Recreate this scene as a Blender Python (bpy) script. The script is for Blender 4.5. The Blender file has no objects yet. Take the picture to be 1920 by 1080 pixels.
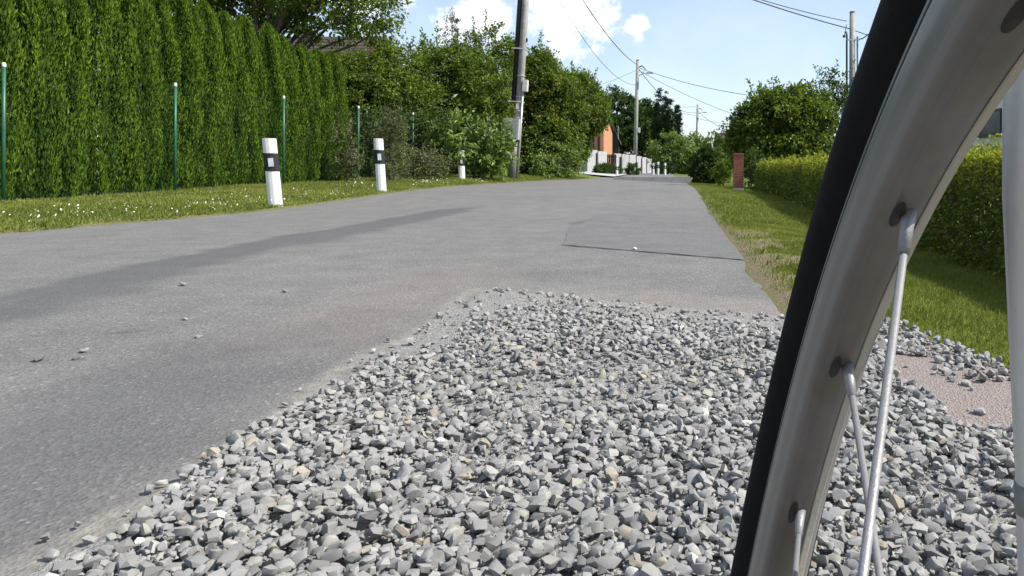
import bpy, bmesh, math, random
import numpy as np
from mathutils import Vector, Matrix

# ------------------------------------------------------------------ camera, sky, sun, exposure
scene = bpy.context.scene
COL = scene.collection
CAM_H = 0.60
cam_d = bpy.data.cameras.new('camera')
cam = bpy.data.objects.new('camera', cam_d)
COL.objects.link(cam)
cam.location = (0, 0, CAM_H)
cam.rotation_euler = (math.radians(90), 0, 0)
cam_d.sensor_width = 36
cam_d.lens = 1400 / 1920 * 36
cam_d.shift_x = -310 / 1920
cam_d.shift_y = -228 / 1920
cam_d.clip_start = 0.01
cam_d.clip_end = 6000
scene.camera = cam

SUN_EL, SUN_AZ = math.radians(47), math.radians(97)      # azimuth clockwise from +Y (straight ahead)
SKY_STRENGTH = 0.092
SUN_STRENGTH = 3.8
scene.view_settings.view_transform = 'Standard'
scene.view_settings.look = 'None'
scene.view_settings.exposure = 0.98
scene.view_settings.gamma = 1.0
scene.view_settings.use_curve_mapping = False
scene.cycles.max_bounces = 5
scene.cycles.diffuse_bounces = 2
scene.cycles.glossy_bounces = 2
scene.cycles.use_adaptive_sampling = True
scene.cycles.adaptive_threshold = 0.02
scene.cycles.transmission_bounces = 3
scene.cycles.transparent_max_bounces = 8

sd = Vector((math.cos(SUN_EL) * math.sin(SUN_AZ), math.cos(SUN_EL) * math.cos(SUN_AZ), math.sin(SUN_EL)))
sun_d = bpy.data.lights.new('sun', 'SUN')
sun_d.energy = SUN_STRENGTH
sun_d.angle = math.radians(0.5)
sun_d.color = (1.0, 0.95, 0.87)
sun = bpy.data.objects.new('sun', sun_d)
COL.objects.link(sun)
sun.rotation_euler = (-sd).to_track_quat('-Z', 'Y').to_euler()
sun.location = sd * 50


class NT:
    """tiny helper round a node tree"""
    def __init__(s, tree):
        s.t = tree
        tree.nodes.clear()

    def n(s, kind, **kw):
        nd = s.t.nodes.new(kind)
        for k, v in kw.items():
            if k in ('ins',):
                for i, val in v.items():
                    nd.inputs[i].default_value = val
            else:
                setattr(nd, k, v)
        return nd

    def l(s, a, b):
        s.t.links.new(a, b)

    def math(s, op, a, b=None, clamp=False):
        nd = s.n('ShaderNodeMath', operation=op, use_clamp=clamp)
        for i, v in enumerate((a, b)):
            if v is None:
                continue
            if isinstance(v, (int, float)):
                nd.inputs[i].default_value = v
            else:
                s.l(v, nd.inputs[i])
        return nd.outputs[0]

    def ramp(s, fac, stops, interp='LINEAR'):
        r = s.n('ShaderNodeValToRGB')
        r.color_ramp.interpolation = interp
        e = r.color_ramp.elements
        while len(e) < len(stops):
            e.new(0.5)
        for el, (p, c) in zip(e, stops):
            el.position = p
            el.color = (c[0], c[1], c[2], 1) if len(c) == 3 else c
        if fac is not None:
            s.l(fac, r.inputs[0])
        return r.outputs[0]

    def mix(s, fac, a, b, blend='MIX'):
        m = s.n('ShaderNodeMix', data_type='RGBA', blend_type=blend)
        for sock, v in ((m.inputs[0], fac), (m.inputs[6], a), (m.inputs[7], b)):
            if isinstance(v, (int, float)):
                sock.default_value = v
            elif isinstance(v, tuple):
                sock.default_value = (v[0], v[1], v[2], 1)
            else:
                s.l(v, sock)
        return m.outputs[2]

    def noise(s, scale, detail=4, rough=0.55, vec=None, dist=0.0):
        nd = s.n('ShaderNodeTexNoise')
        nd.inputs['Scale'].default_value = scale
        nd.inputs['Detail'].default_value = detail
        nd.inputs['Roughness'].default_value = rough
        nd.inputs['Distortion'].default_value = dist
        if vec is not None:
            s.l(vec, nd.inputs['Vector'])
        return nd.outputs[0]


world = bpy.data.worlds.new('World')
scene.world = world
world.use_nodes = True
w = NT(world.node_tree)
sky = w.n('ShaderNodeTexSky', sky_type='NISHITA', sun_disc=False)
sky.sun_elevation = SUN_EL
sky.sun_rotation = SUN_AZ
sky.altitude = 250
sky.air_density = 1.0
sky.dust_density = 0.9
sky.ozone_density = 2.0
tc = w.n('ShaderNodeTexCoord')
dirv = tc.outputs['Generated']
nrm = w.n('ShaderNodeVectorMath', operation='NORMALIZE')
w.l(dirv, nrm.inputs[0])
dvec = nrm.outputs[0]
# cumulus: fractal noise on the dome, gathered where the photograph has its heaps, sparse elsewhere
bumps = []
for (px, py, r, amp) in ((1065, -10, .125, .50), (1030, 60, .105, .44), (1090, 85, .085, .42), (905, 40, .070, .56), (875, 60, .06, .46),
                         (1192, 46, .034, .46), (1203, 44, .024, .44), (1197, 68, .024, .42), (640, 30, .10, .22), (1240, 130, .05, .14),
                         (760, 5, .08, .18)):
    c = Vector(((px - 1270) / 1400, 1, (312 - py) / 1400)).normalized()
    dn = w.n('ShaderNodeVectorMath', operation='DISTANCE')
    w.l(dvec, dn.inputs[0])
    dn.inputs[1].default_value = c
    mr = w.n('ShaderNodeMapRange', interpolation_type='SMOOTHSTEP')
    mr.inputs[1].default_value = r * 1.35
    mr.inputs[2].default_value = 0.0
    mr.inputs[3].default_value = 0.0
    mr.inputs[4].default_value = amp
    w.l(dn.outputs['Value'], mr.inputs[0])
    bumps.append(mr.outputs[0])
acc = bumps[0]
for b in bumps[1:]:
    acc = w.math('MAXIMUM', acc, b)
cn = w.noise(15.0, 9, 0.66, dvec, 0.4)
broad = w.noise(2.3, 3, 0.5, dvec)
cov = w.math('ADD', w.math('MULTIPLY', w.math('SUBTRACT', broad, 0.62), 1.2), acc)
dens = w.math('ADD', w.math('MULTIPLY', w.math('SUBTRACT', cn, 0.5), 1.25), cov)
mask = w.n('ShaderNodeMapRange', interpolation_type='SMOOTHSTEP')
w.l(dens, mask.inputs[0])
mask.inputs[1].default_value = 0.10
mask.inputs[2].default_value = 0.36
shade = w.noise(9.0, 5, 0.55, dvec, 0.2)
ccol = w.ramp(shade, [(0.32, (7.0, 7.3, 7.9)), (0.60, (10.6, 10.5, 10.4))])
veil = w.math('MULTIPLY', w.noise(5.0, 5, 0.6, dvec, 0.5), 0.55)
base = w.mix(veil, sky.outputs[0], (6.3, 6.9, 7.7))
final = w.mix(mask.outputs[0], base, ccol)
bg = w.n('ShaderNodeBackground')
bg.inputs[1].default_value = SKY_STRENGTH
w.l(final, bg.inputs[0])
wo = w.n('ShaderNodeOutputWorld')
w.l(bg.outputs[0], wo.inputs[0])

# ------------------------------------------------------------------ helpers
RNG = np.random.default_rng(7)


def ss(a, b, x):
    t = np.clip((np.asarray(x, float) - a) / (b - a), 0, 1)
    return t * t * (3 - 2 * t)


def at(px, Y):
    """lateral position of a photograph column at distance Y"""
    return (px - 1270) / 1400 * Y


def ht(py, Y):
    return CAM_H + (312 - py) / 1400 * Y


def mesh_np(name, V, F, mat, attrs=None, smooth=False):
    """mesh data from numpy: V (n,3), F (m,3) or (m,4); attrs: float per vertex"""
    V = np.asarray(V, np.float32)
    F = np.asarray(F, np.int32)
    k = F.shape[1]
    me = bpy.data.meshes.new(name)
    me.vertices.add(len(V))
    me.vertices.foreach_set('co', V.ravel())
    me.loops.add(F.size)
    me.loops.foreach_set('vertex_index', F.ravel())
    me.polygons.add(len(F))
    me.polygons.foreach_set('loop_start', np.arange(0, F.size, k, dtype=np.int32))
    me.polygons.foreach_set('loop_total', np.full(len(F), k, np.int32))
    me.polygons.foreach_set('use_smooth', np.full(len(F), bool(smooth)))
    me.update(calc_edges=True)
    for an, av in (attrs or {}).items():
        a = me.attributes.new(an, 'FLOAT', 'POINT')
        a.data.foreach_set('value', np.asarray(av, np.float32))
    me.materials.append(mat)
    return me


def link(name, me, parent=None):
    o = bpy.data.objects.new(name, me)
    COL.objects.link(o)
    if parent is not None:
        o.parent = parent
    return o


def tag(o, label=None, cat=None, group=None, kind=None):
    for k, v in (('label', label), ('category', cat), ('group', group), ('kind', kind)):
        if v:
            o[k] = v
    return o


def empty(name, loc, rz=0.0):
    o = bpy.data.objects.new(name, None)
    COL.objects.link(o)
    o.location = loc
    o.rotation_euler = (0, 0, rz)
    o.empty_display_size = 0.1
    return o


class MB:
    """collects boxes, tubes and prisms into one mesh"""
    def __init__(s):
        s.v, s.f = [], []

    def add(s, vs, fs):
        o = len(s.v)
        s.v += [tuple(v) for v in vs]
        s.f += [tuple(i + o for i in f) for f in fs]
        return s

    def box(s, x0, x1, y0, y1, z0, z1, m=None):
        vs = [(x, y, z) for z in (z0, z1) for y in (y0, y1) for x in (x0, x1)]
        if m is not None:
            vs = [m @ Vector(v) for v in vs]
        return s.add(vs, [(0, 2, 3, 1), (4, 5, 7, 6), (0, 1, 5, 4), (2, 6, 7, 3), (0, 4, 6, 2), (1, 3, 7, 5)])

    def tube(s, pts, rad, n=6, caps=True):
        pts = [Vector(p) for p in pts]
        if not isinstance(rad, (list, tuple)):
            rad = [rad] * len(pts)
        rings = []
        ref = Vector((0.31, 0.17, 0.93))
        for i, p in enumerate(pts):
            d = (pts[min(i + 1, len(pts) - 1)] - pts[max(i - 1, 0)]).normalized()
            if abs(d.dot(ref)) > .97:
                ref = Vector((0.9, 0.2, 0.1))
            a = d.cross(ref).normalized()
            b = d.cross(a)
            rings.append([p + (a * math.cos(t) + b * math.sin(t)) * rad[i] for t in [2 * math.pi * k / n for k in range(n)]])
        vs = [v for r in rings for v in r]
        fs = []
        for i in range(len(pts) - 1):
            for k in range(n):
                a, b = i * n + k, i * n + (k + 1) % n
                fs.append((a, b, b + n, a + n))
        if caps:
            fs.append(tuple(range(n))[::-1])
            fs.append(tuple((len(pts) - 1) * n + k for k in range(n)))
        return s.add(vs, fs)

    def prism(s, prof, y0, y1, m=None):
        """profile in x,z pulled from y0 to y1"""
        n = len(prof)
        vs = [(x, y0, z) for x, z in prof] + [(x, y1, z) for x, z in prof]
        if m is not None:
            vs = [m @ Vector(v) for v in vs]
        fs = [tuple(range(n)), tuple(range(2 * n - 1, n - 1, -1))]
        fs += [((k + 1) % n, k, k + n, (k + 1) % n + n) for k in range(n)]
        return s.add(vs, fs)

    def build(s, name, mat, parent=None, smooth=False, bevel=0.0):
        me = bpy.data.meshes.new(name)
        me.from_pydata(s.v, [], s.f)
        bm = bmesh.new()
        bm.from_mesh(me)
        bmesh.ops.recalc_face_normals(bm, faces=bm.faces)
        if bevel:
            bmesh.ops.bevel(bm, geom=list(bm.edges), offset=bevel, segments=2, affect='EDGES', clamp_overlap=True)
        bm.to_mesh(me)
        bm.free()
        for p in me.polygons:
            p.use_smooth = smooth
        me.materials.append(mat)
        return link(name, me, parent)


# ------------------------------------------------------------------ materials
def material(name):
    m = bpy.data.materials.new(name)
    m.use_nodes = True
    return m, NT(m.node_tree)


def finish(n, shader, disp=None):
    o = n.n('ShaderNodeOutputMaterial')
    n.l(shader, o.inputs[0])


def principled(n, color, rough=0.8, metal=0.0, spec=0.4, bump=None, bump_s=0.3, bump_d=0.01):
    p = n.n('ShaderNodeBsdfPrincipled')
    if isinstance(color, tuple):
        p.inputs['Base Color'].default_value = (*color[:3], 1)
    else:
        n.l(color, p.inputs['Base Color'])
    if isinstance(rough, (int, float)):
        p.inputs['Roughness'].default_value = rough
    else:
        n.l(rough, p.inputs['Roughness'])
    p.inputs['Metallic'].default_value = metal
    p.inputs['Specular IOR Level'].default_value = spec
    if bump is not None:
        b = n.n('ShaderNodeBump')
        b.inputs['Strength'].default_value = bump_s
        b.inputs['Distance'].default_value = bump_d
        n.l(bump, b.inputs['Height'])
        n.l(b.outputs[0], p.inputs['Normal'])
    return p.outputs[0]


def pos(n):
    return n.n('ShaderNodeNewGeometry').outputs['Position']


def objco(n):
    return n.n('ShaderNodeTexCoord').outputs['Object']


def attr(n, name):
    return n.n('ShaderNodeAttribute', attribute_name=name).outputs['Fac']


def grimy(name, color, grime, rough=0.5):
    m, n = material(name)
    co = objco(n)
    a = n.noise(7, 6, 0.7, co, 0.6)
    b = n.noise(60, 4, 0.6, co)
    k = n.math('MULTIPLY', n.ramp(a, [(0.45, (0, 0, 0)), (0.75, (0.6, 0.6, 0.6))]), n.ramp(b, [(0.3, (0.3, 0.3, 0.3)), (0.7, (1, 1, 1))]))
    finish(n, principled(n, n.mix(k, color, grime), rough, bump=b, bump_s=0.1, bump_d=0.002))
    return m


def plain(name, color, rough=0.7, metal=0.0, var=0.18, scale=14.0, spec=0.4, bump=0.15):
    """painted, plastic or stone-like finish with mottling and fine relief"""
    m, n = material(name)
    co = objco(n)
    a = n.noise(scale, 5, 0.6, co)
    dark = tuple(c * (1 - var) for c in color)
    lite = tuple(min(1, c * (1 + var)) for c in color)
    col = n.ramp(a, [(0.3, dark), (0.7, lite)])
    fine = n.noise(scale * 12, 3, 0.6, co)
    finish(n, principled(n, col, rough, metal, spec, fine, bump, 0.003))
    return m


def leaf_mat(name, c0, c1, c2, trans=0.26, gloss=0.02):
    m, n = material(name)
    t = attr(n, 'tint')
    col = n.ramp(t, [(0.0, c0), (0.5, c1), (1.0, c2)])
    d = n.n('ShaderNodeBsdfDiffuse')
    n.l(col, d.inputs[0])
    tr = n.n('ShaderNodeBsdfTranslucent')
    tcol = n.mix(0.5, col, (0.9, 1.0, 0.25), 'MULTIPLY')
    tcol = n.mix(1.0, tcol, (1.5, 1.5, 1.5), 'MULTIPLY')
    n.l(tcol, tr.inputs[0])
    mx = n.n('ShaderNodeMixShader')
    mx.inputs[0].default_value = trans
    n.l(d.outputs[0], mx.inputs[1])
    n.l(tr.outputs[0], mx.inputs[2])
    g = n.n('ShaderNodeBsdfGlossy')
    g.inputs['Roughness'].default_value = 0.55
    g.inputs['Color'].default_value = (0.9, 0.95, 0.9, 1)
    mg = n.n('ShaderNodeMixShader')
    mg.inputs[0].default_value = gloss
    n.l(mx.outputs[0], mg.inputs[1])
    n.l(g.outputs[0], mg.inputs[2])
    finish(n, mg.outputs[0])
    return m


def bark_mat(name, c0, c1):
    m, n = material(name)
    co = objco(n)
    mp = n.n('ShaderNodeMapping')
    mp.inputs['Scale'].default_value = (1, 1, 0.25)
    n.l(co, mp.inputs[0])
    a = n.noise(22, 6, 0.65, mp.outputs[0])
    finish(n, principled(n, n.ramp(a, [(0.3, c0), (0.7, c1)]), 0.9, bump=a, bump_s=0.6, bump_d=0.01))
    return m


def asphalt_mat(name, patch=False):
    m, n = material(name)
    p = pos(n)
    grain = n.noise(260, 3, 0.7, p)
    vor = n.n('ShaderNodeTexVoronoi', feature='F1')
    vor.inputs['Scale'].default_value = 120
    n.l(p, vor.inputs['Vector'])
    chips = n.ramp(vor.outputs['Color'], [(0.0, (0.62, 0.62, 0.62)), (0.55, (0.95, 0.95, 0.95)), (0.85, (1.1, 1.09, 1.06)), (0.96, (1.8, 1.74, 1.66))])
    large = n.noise(0.55, 5, 0.6, p)
    mid = n.noise(3.5, 5, 0.6, p)
    if patch:
        base = n.ramp(large, [(0.3, (0.138, 0.136, 0.136)), (0.7, (0.154, 0.150, 0.148))])
    else:
        base = n.ramp(large, [(0.28, (0.148, 0.146, 0.142)), (0.5, (0.166, 0.162, 0.157)), (0.72, (0.178, 0.170, 0.164))])
    col = n.mix(1.0, base, n.ramp(mid, [(0.25, (0.82, 0.82, 0.82)), (0.75, (1.16, 1.16, 1.15))]), 'MULTIPLY')
    col = n.mix(1.0, col, chips, 'MULTIPLY')
    col = n.mix(0.8, col, n.ramp(grain, [(0.3, (0.7, 0.7, 0.7)), (0.7, (1.25, 1.25, 1.25))]), 'MULTIPLY')
    if not patch:
        tone = attr(n, 'tone')            # old tar strip and tyre-polished lanes
        col = n.mix(tone, col, (0.066, 0.066, 0.070))
        dust = attr(n, 'dust')            # crushed-stone dust walked out of the pothole
        dn = n.math('MULTIPLY', dust, n.ramp(n.noise(16, 5, 0.7, p), [(0.3, (0, 0, 0)), (0.65, (1, 1, 1))]))
        col = n.mix(dn, col, (0.30, 0.28, 0.235))
        rust = attr(n, 'rust')            # reddish fines
        col = n.mix(n.math('MULTIPLY', rust, 0.22), col, (0.26, 0.185, 0.165))
    h = n.math('ADD', n.math('MULTIPLY', grain, 0.5), vor.outputs['Distance'])
    finish(n, principled(n, col, 0.82, spec=0.3, bump=h, bump_s=0.75, bump_d=0.004))
    return m


def ground_mat():
    m, n = material('ground_soil')
    p = pos(n)
    a = n.noise(2.2, 6, 0.65, p)
    b = n.noise(45, 5, 0.7, p)
    green = n.ramp(b, [(0.3, (0.055, 0.075, 0.014)), (0.55, (0.10, 0.135, 0.022)), (0.75, (0.16, 0.18, 0.05))])
    soil = n.ramp(b, [(0.3, (0.10, 0.08, 0.045)), (0.6, (0.185, 0.15, 0.10)), (0.8, (0.27, 0.23, 0.17))])
    d = attr(n, 'dirt')
    k = n.math('ADD', d, n.math('MULTIPLY', n.math('SUBTRACT', a, 0.5), 0.5), clamp=True)
    col = n.mix(k, green, soil)
    finish(n, principled(n, col, 0.95, spec=0.15, bump=b, bump_s=0.6, bump_d=0.02))
    return m


def grit_mat():
    """bed of stone dust and fine chippings under the loose stones"""
    m, n = material('stone_grit')
    p = pos(n)
    v = n.n('ShaderNodeTexVoronoi', feature='F1')
    v.inputs['Scale'].default_value = 150
    n.l(p, v.inputs['Vector'])
    v2 = n.n('ShaderNodeTexVoronoi', feature='F1')
    v2.inputs['Scale'].default_value = 420
    n.l(p, v2.inputs['Vector'])
    col = n.ramp(v.outputs['Color'], [(0.1, (0.19, 0.186, 0.178)), (0.5, (0.265, 0.258, 0.245)), (0.9, (0.37, 0.36, 0.335))])
    col = n.mix(0.5, col, n.ramp(v2.outputs['Color'], [(0, (0.6, 0.6, 0.6)), (1, (1.3, 1.3, 1.3))]), 'MULTIPLY')
    r = attr(n, 'rust')
    col = n.mix(n.math('MULTIPLY', r, 0.6), col, (0.27, 0.205, 0.185))
    h = n.math('ADD', v.outputs['Distance'], n.math('MULTIPLY', v2.outputs['Distance'], 0.5))
    finish(n, principled(n, col, 0.9, spec=0.25, bump=h, bump_s=0.9, bump_d=0.006))
    return m


def stone_mat(name, by_object):
    m, n = material(name)
    if by_object:
        t = n.n('ShaderNodeObjectInfo').outputs['Random']
    else:
        t = attr(n, 'tint')
    col = n.ramp(t, [(0.0, (0.125, 0.123, 0.120)), (0.06, (0.198, 0.194, 0.187)), (0.35, (0.242, 0.239, 0.232)), (0.62, (0.270, 0.266, 0.256)),
                     (0.90, (0.298, 0.289, 0.271)), (0.935, (0.30, 0.262, 0.205)), (0.96, (0.28, 0.278, 0.235)), (0.985, (0.34, 0.332, 0.315)), (1.0, (0.50, 0.49, 0.46))])
    co = objco(n)
    a = n.noise(55, 5, 0.65, co)
    b = n.noise(320, 3, 0.6, co)
    col = n.mix(1.0, col, n.ramp(a, [(0.3, (0.8, 0.8, 0.8)), (0.7, (1.13, 1.13, 1.12))]), 'MULTIPLY')
    col = n.mix(0.6, col, n.ramp(b, [(0.3, (0.75, 0.75, 0.75)), (0.7, (1.2, 1.2, 1.2))]), 'MULTIPLY')
    finish(n, principled(n, col, 0.85, spec=0.3, bump=a, bump_s=0.5, bump_d=0.004))
    return m


M = {}
M['asphalt'] = asphalt_mat('asphalt')
M['asphalt_patch'] = asphalt_mat('asphalt_patch', True)
M['soil'] = ground_mat()
M['grit'] = grit_mat()
M['stone'] = stone_mat('crushed_stone', False)
M['stone_one'] = stone_mat('crushed_stone_single', True)
M['seam'] = plain('tar_seam', (0.045, 0.043, 0.042), 0.8)
M['thuja'] = leaf_mat('thuja_foliage', (0.034, 0.066, 0.009), (0.076, 0.136, 0.013), (0.160, 0.232, 0.019), 0.24, 0.01)
M['leaf_mid'] = leaf_mat('leaf_mid_green', (0.044, 0.068, 0.011), (0.100, 0.148, 0.016), (0.215, 0.270, 0.031), 0.38, 0.025)
M['leaf_dark'] = leaf_mat('leaf_dark_green', (0.022, 0.043, 0.010), (0.043, 0.078, 0.015), (0.092, 0.138, 0.024), 0.30, 0.02)
M['leaf_light'] = leaf_mat('leaf_light_green', (0.060, 0.100, 0.018), (0.130, 0.195, 0.030), (0.28, 0.36, 0.080), 0.34, 0.04)
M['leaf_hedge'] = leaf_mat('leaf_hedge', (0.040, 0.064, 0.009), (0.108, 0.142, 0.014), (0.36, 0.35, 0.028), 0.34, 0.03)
M['leaf_grey'] = leaf_mat('leaf_grey_green', (0.065, 0.085, 0.032), (0.130, 0.150, 0.060), (0.24, 0.24, 0.12), 0.25, 0.02)
M['leaf_brown'] = leaf_mat('leaf_purple_brown', (0.050, 0.045, 0.032), (0.085, 0.075, 0.050), (0.14, 0.13, 0.08), 0.2, 0.02)
M['conifer'] = leaf_mat('conifer_needles', (0.012, 0.026, 0.010), (0.022, 0.045, 0.014), (0.044, 0.072, 0.020), 0.12, 0.02)
M['grass'] = leaf_mat('grass_blades', (0.085, 0.112, 0.018), (0.170, 0.200, 0.034), (0.31, 0.31, 0.085), 0.30, 0.02)
M['petal'] = plain('daisy_petals', (0.78, 0.78, 0.74), 0.7, var=0.05)
M['bark'] = bark_mat('bark', (0.045, 0.035, 0.027), (0.13, 0.105, 0.08))
M['white'] = grimy('white_plastic', (0.74, 0.74, 0.73), (0.40, 0.38, 0.32))
M['black'] = plain('black_plastic', (0.018, 0.018, 0.019), 0.5)
M['reflector'] = plain('reflector', (0.62, 0.63, 0.66), 0.2, metal=0.3)
M['fence_green'] = plain('green_coating', (0.024, 0.105, 0.060), 0.4, var=0.2)
M['wire_green'] = plain('green_wire', (0.012, 0.050, 0.030), 0.9, var=0.2, spec=0.05)
M['cap'] = plain('pale_cap', (0.66, 0.64, 0.60), 0.5)
M['concrete'] = plain('pole_concrete', (0.30, 0.285, 0.265), 0.85, var=0.2, scale=6)
M['concrete_dark'] = plain('weathered_concrete', (0.19, 0.18, 0.17), 0.9, var=0.3, scale=5)
M['concrete_pale'] = plain('pale_concrete', (0.38, 0.375, 0.37), 0.9, var=0.12, scale=3)
M['cable'] = plain('cable_rubber', (0.022, 0.024, 0.027), 0.5)
M['box_grey'] = plain('grey_cabinet', (0.36, 0.36, 0.34), 0.55, var=0.08)
M['galv'] = plain('galvanised', (0.52, 0.53, 0.54), 0.4, metal=0.5, var=0.1)
M['render_white'] = plain('white_render', (0.74, 0.70, 0.66), 0.9, var=0.03, scale=4)
M['render_orange'] = plain('orange_render', (0.46, 0.225, 0.125), 0.9, var=0.08, scale=4)
M['render_yellow'] = plain('yellow_render', (0.62, 0.50, 0.20), 0.9, var=0.06, scale=4)
M['tile_brown'] = plain('brown_tiles', (0.055, 0.036, 0.034), 0.8, var=0.25, scale=9)
M['tile_grey'] = plain('grey_tiles', (0.075, 0.070, 0.072), 0.8, var=0.2, scale=9)
M['wood_dark'] = plain('dark_wood', (0.045, 0.032, 0.025), 0.7, var=0.3)
M['panel'] = plain('pale_fence_panel', (0.36, 0.355, 0.365), 0.8, var=0.08, scale=5)
M['brick'] = plain('red_brick', (0.27, 0.085, 0.058), 0.85, var=0.3, scale=11)
M['mortar'] = plain('mortar', (0.33, 0.30, 0.27), 0.9)
M['frame_dark'] = plain('dark_window_frame', (0.04, 0.027, 0.022), 0.5)


def glass_mat():
    m, n = material('window_glass')
    a = n.noise(1.3, 3, 0.5, objco(n))
    finish(n, principled(n, n.ramp(a, [(0.3, (0.03, 0.036, 0.048)), (0.7, (0.085, 0.10, 0.13))]), 0.25, spec=0.35))
    return m


M['glass'] = glass_mat()


def rubber_mat():
    m, n = material('tyre_rubber')
    co = objco(n)
    a = n.noise(30, 5, 0.6, co)
    finish(n, principled(n, n.ramp(a, [(0.35, (0.004, 0.004, 0.0042)), (0.8, (0.009, 0.0088, 0.0085))]), 0.8, spec=0.1, bump=n.noise(500, 2, 0.5, co), bump_s=0.2, bump_d=0.0008))
    return m


def alloy_mat():
    """brushed alloy: rings round the axle, brown ground reflection painted in towards the hub side"""
    m, n = material('brushed_alloy')
    co = objco(n)
    sep = n.n('ShaderNodeSeparateXYZ')
    n.l(co, sep.inputs[0])
    rad = n.math('SQRT', n.math('ADD', n.math('POWER', sep.outputs[1], 2.0), n.math('POWER', sep.outputs[2], 2.0)))
    cmb = n.n('ShaderNodeCombineXYZ')
    n.l(n.math('MULTIPLY', rad, 1.0), cmb.inputs[0])
    n.l(n.math('MULTIPLY', sep.outputs[0], 1.0), cmb.inputs[1])
    rings = n.noise(420, 4, 0.6, cmb.outputs[0])
    rings2 = n.noise(90, 2, 0.5, cmb.outputs[0])
    smear = n.noise(14, 5, 0.65, co)
    col = n.ramp(rings, [(0.3, (0.20, 0.196, 0.194)), (0.7, (0.29, 0.285, 0.28))])
    col = n.mix(0.6, col, n.ramp(rings2, [(0.35, (0.75, 0.75, 0.76)), (0.65, (1.15, 1.14, 1.12))]), 'MULTIPLY')
    inner = n.n('ShaderNodeMapRange')
    n.l(rad, inner.inputs[0])
    inner.inputs[1].default_value = 0.3045
    inner.inputs[2].default_value = 0.3005
    dirt = n.math('MULTIPLY', inner.outputs[0], n.ramp(smear, [(0.2, (0.35, 0.35, 0.35)), (0.7, (1, 1, 1))]))
    col = n.mix(dirt, col, (0.115, 0.09, 0.07))  # ground's brown reflection painted onto the inner rim face
    finish(n, principled(n, col, n.ramp(smear, [(0.3, (0.38, 0.38, 0.38)), (0.7, (0.52, 0.52, 0.52))]), 0.55, spec=0.5, bump=rings, bump_s=0.12, bump_d=0.0006))
    return m


M['rubber'] = rubber_mat()
M['alloy'] = alloy_mat()
M['alloy_lit_edge'] = plain('lit_edge_alloy', (0.40, 0.36, 0.315), 0.5, metal=0.0, var=0.12, scale=30)  # lit strip of the far rim edge, put into a paler colour
M['steel'] = plain('spoke_steel', (0.24, 0.24, 0.245), 0.5, metal=0.3, var=0.1, scale=60)
M['nipple'] = plain('blackened_nipple', (0.020, 0.018, 0.016), 0.6)
M['pale_paint'] = plain('pale_grey_enamel', (0.60, 0.59, 0.57), 0.25, var=0.06, spec=0.6)


# ------------------------------------------------------------------ terrain
LEFT_EDGE = ([-6, 3, 6.5, 10, 14, 20, 25, 30, 34, 60, 90], [-6.1, -6.05, -5.95, -5.55, -5.5, -5.3, -4.9, -4.1, -3.9, -3.2, -4.5])
RIGHT_EDGE = ([-6, 3, 6, 12, 18, 33, 40, 60, 90], [0.44, 0.45, 0.45, 0.42, 0.38, 0.47, -0.1, -0.5, -1.5])


def left_edge(y):
    return np.interp(y, *LEFT_EDGE)


def right_edge(y):
    return np.interp(y, *RIGHT_EDGE)


def road_z(x, y):
    x = np.asarray(x, float)
    y = np.asarray(y, float)
    z = 0.11 * ss(9, 17, y) - 0.05 * ss(21, 33, y)
    z = z - 0.22 * ss(14, 33, y) * (1 - ss(36, 50, y)) * np.clip((x + 4.0) / 4.5, 0, 1)
    z = z + 0.04 * ss(36, 50, y)
    return z + 0.006 * np.sin(x * 1.3 + y * 0.5) * ss(2, 6, y)


def ground_z(x, y):
    x = np.asarray(x, float)
    y = np.asarray(y, float)
    le, re = left_edge(y), right_edge(y)
    z = road_z(np.clip(x, le, re), y)
    dl = le - x
    dr = x - re
    z = z + np.where(dl > 0, 0.02 + 0.07 * ss(0, 1.2, dl) + 0.10 * ss(17, 25, y) * ss(0, 1.5, dl), 0)
    z = z + np.where(dr > 0, 0.012 - 0.16 * ss(0.15, 1.7, dr) * (1 - 0.5 * ss(24, 34, y)), 0)
    inside = (dl < 0) & (dr < 0)
    return np.where(inside, z - 0.05, z)


def hash_noise(x, y, s):
    """cheap smooth value noise"""
    x = np.asarray(x, float) * s
    y = np.asarray(y, float) * s
    xi, yi = np.floor(x), np.floor(y)
    fx, fy = x - xi, y - yi
    fx, fy = fx * fx * (3 - 2 * fx), fy * fy * (3 - 2 * fy)

    def h(a, b):
        v = np.sin(a * 127.1 + b * 311.7) * 43758.5453
        return v - np.floor(v)
    return (h(xi, yi) * (1 - fx) + h(xi + 1, yi) * fx) * (1 - fy) + (h(xi, yi + 1) * (1 - fx) + h(xi + 1, yi + 1) * fx) * fy


def grass_line(y):
    """where the right verge grass begins beside the pothole"""
    y = np.asarray(y, float)
    return 0.80 + 0.17 * (2.82 - y) + 0.03 * np.sin(y * 9)


def dirt_at(x, y):
    re = right_edge(y)
    d = x - re
    nz = hash_noise(x, y, 3.1) * 0.6 + hash_noise(x, y, 9.0) * 0.4
    a = (d > -0.05) * (1 - ss(0.0, 0.14, d - 0.42 * ss(8.5, 6, y) * ss(2.6, 4.4, y) * ss(.35, .7, nz) - 0.10 * nz)) * (0.35 + 0.6 * ss(12, 6, y))
    b = (d > -0.05) * ss(3.1, 2.8, y) * (1 - ss(-0.02, 0.06, x - grass_line(y) - 0.05 * (nz - .5)))
    c = (x < 0) * (1 - ss(0.0, 0.12, left_edge(y) - x - 0.08 * nz)) * 0.6
    return np.clip(np.maximum(np.maximum(a, b), c), 0, 1)


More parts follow.
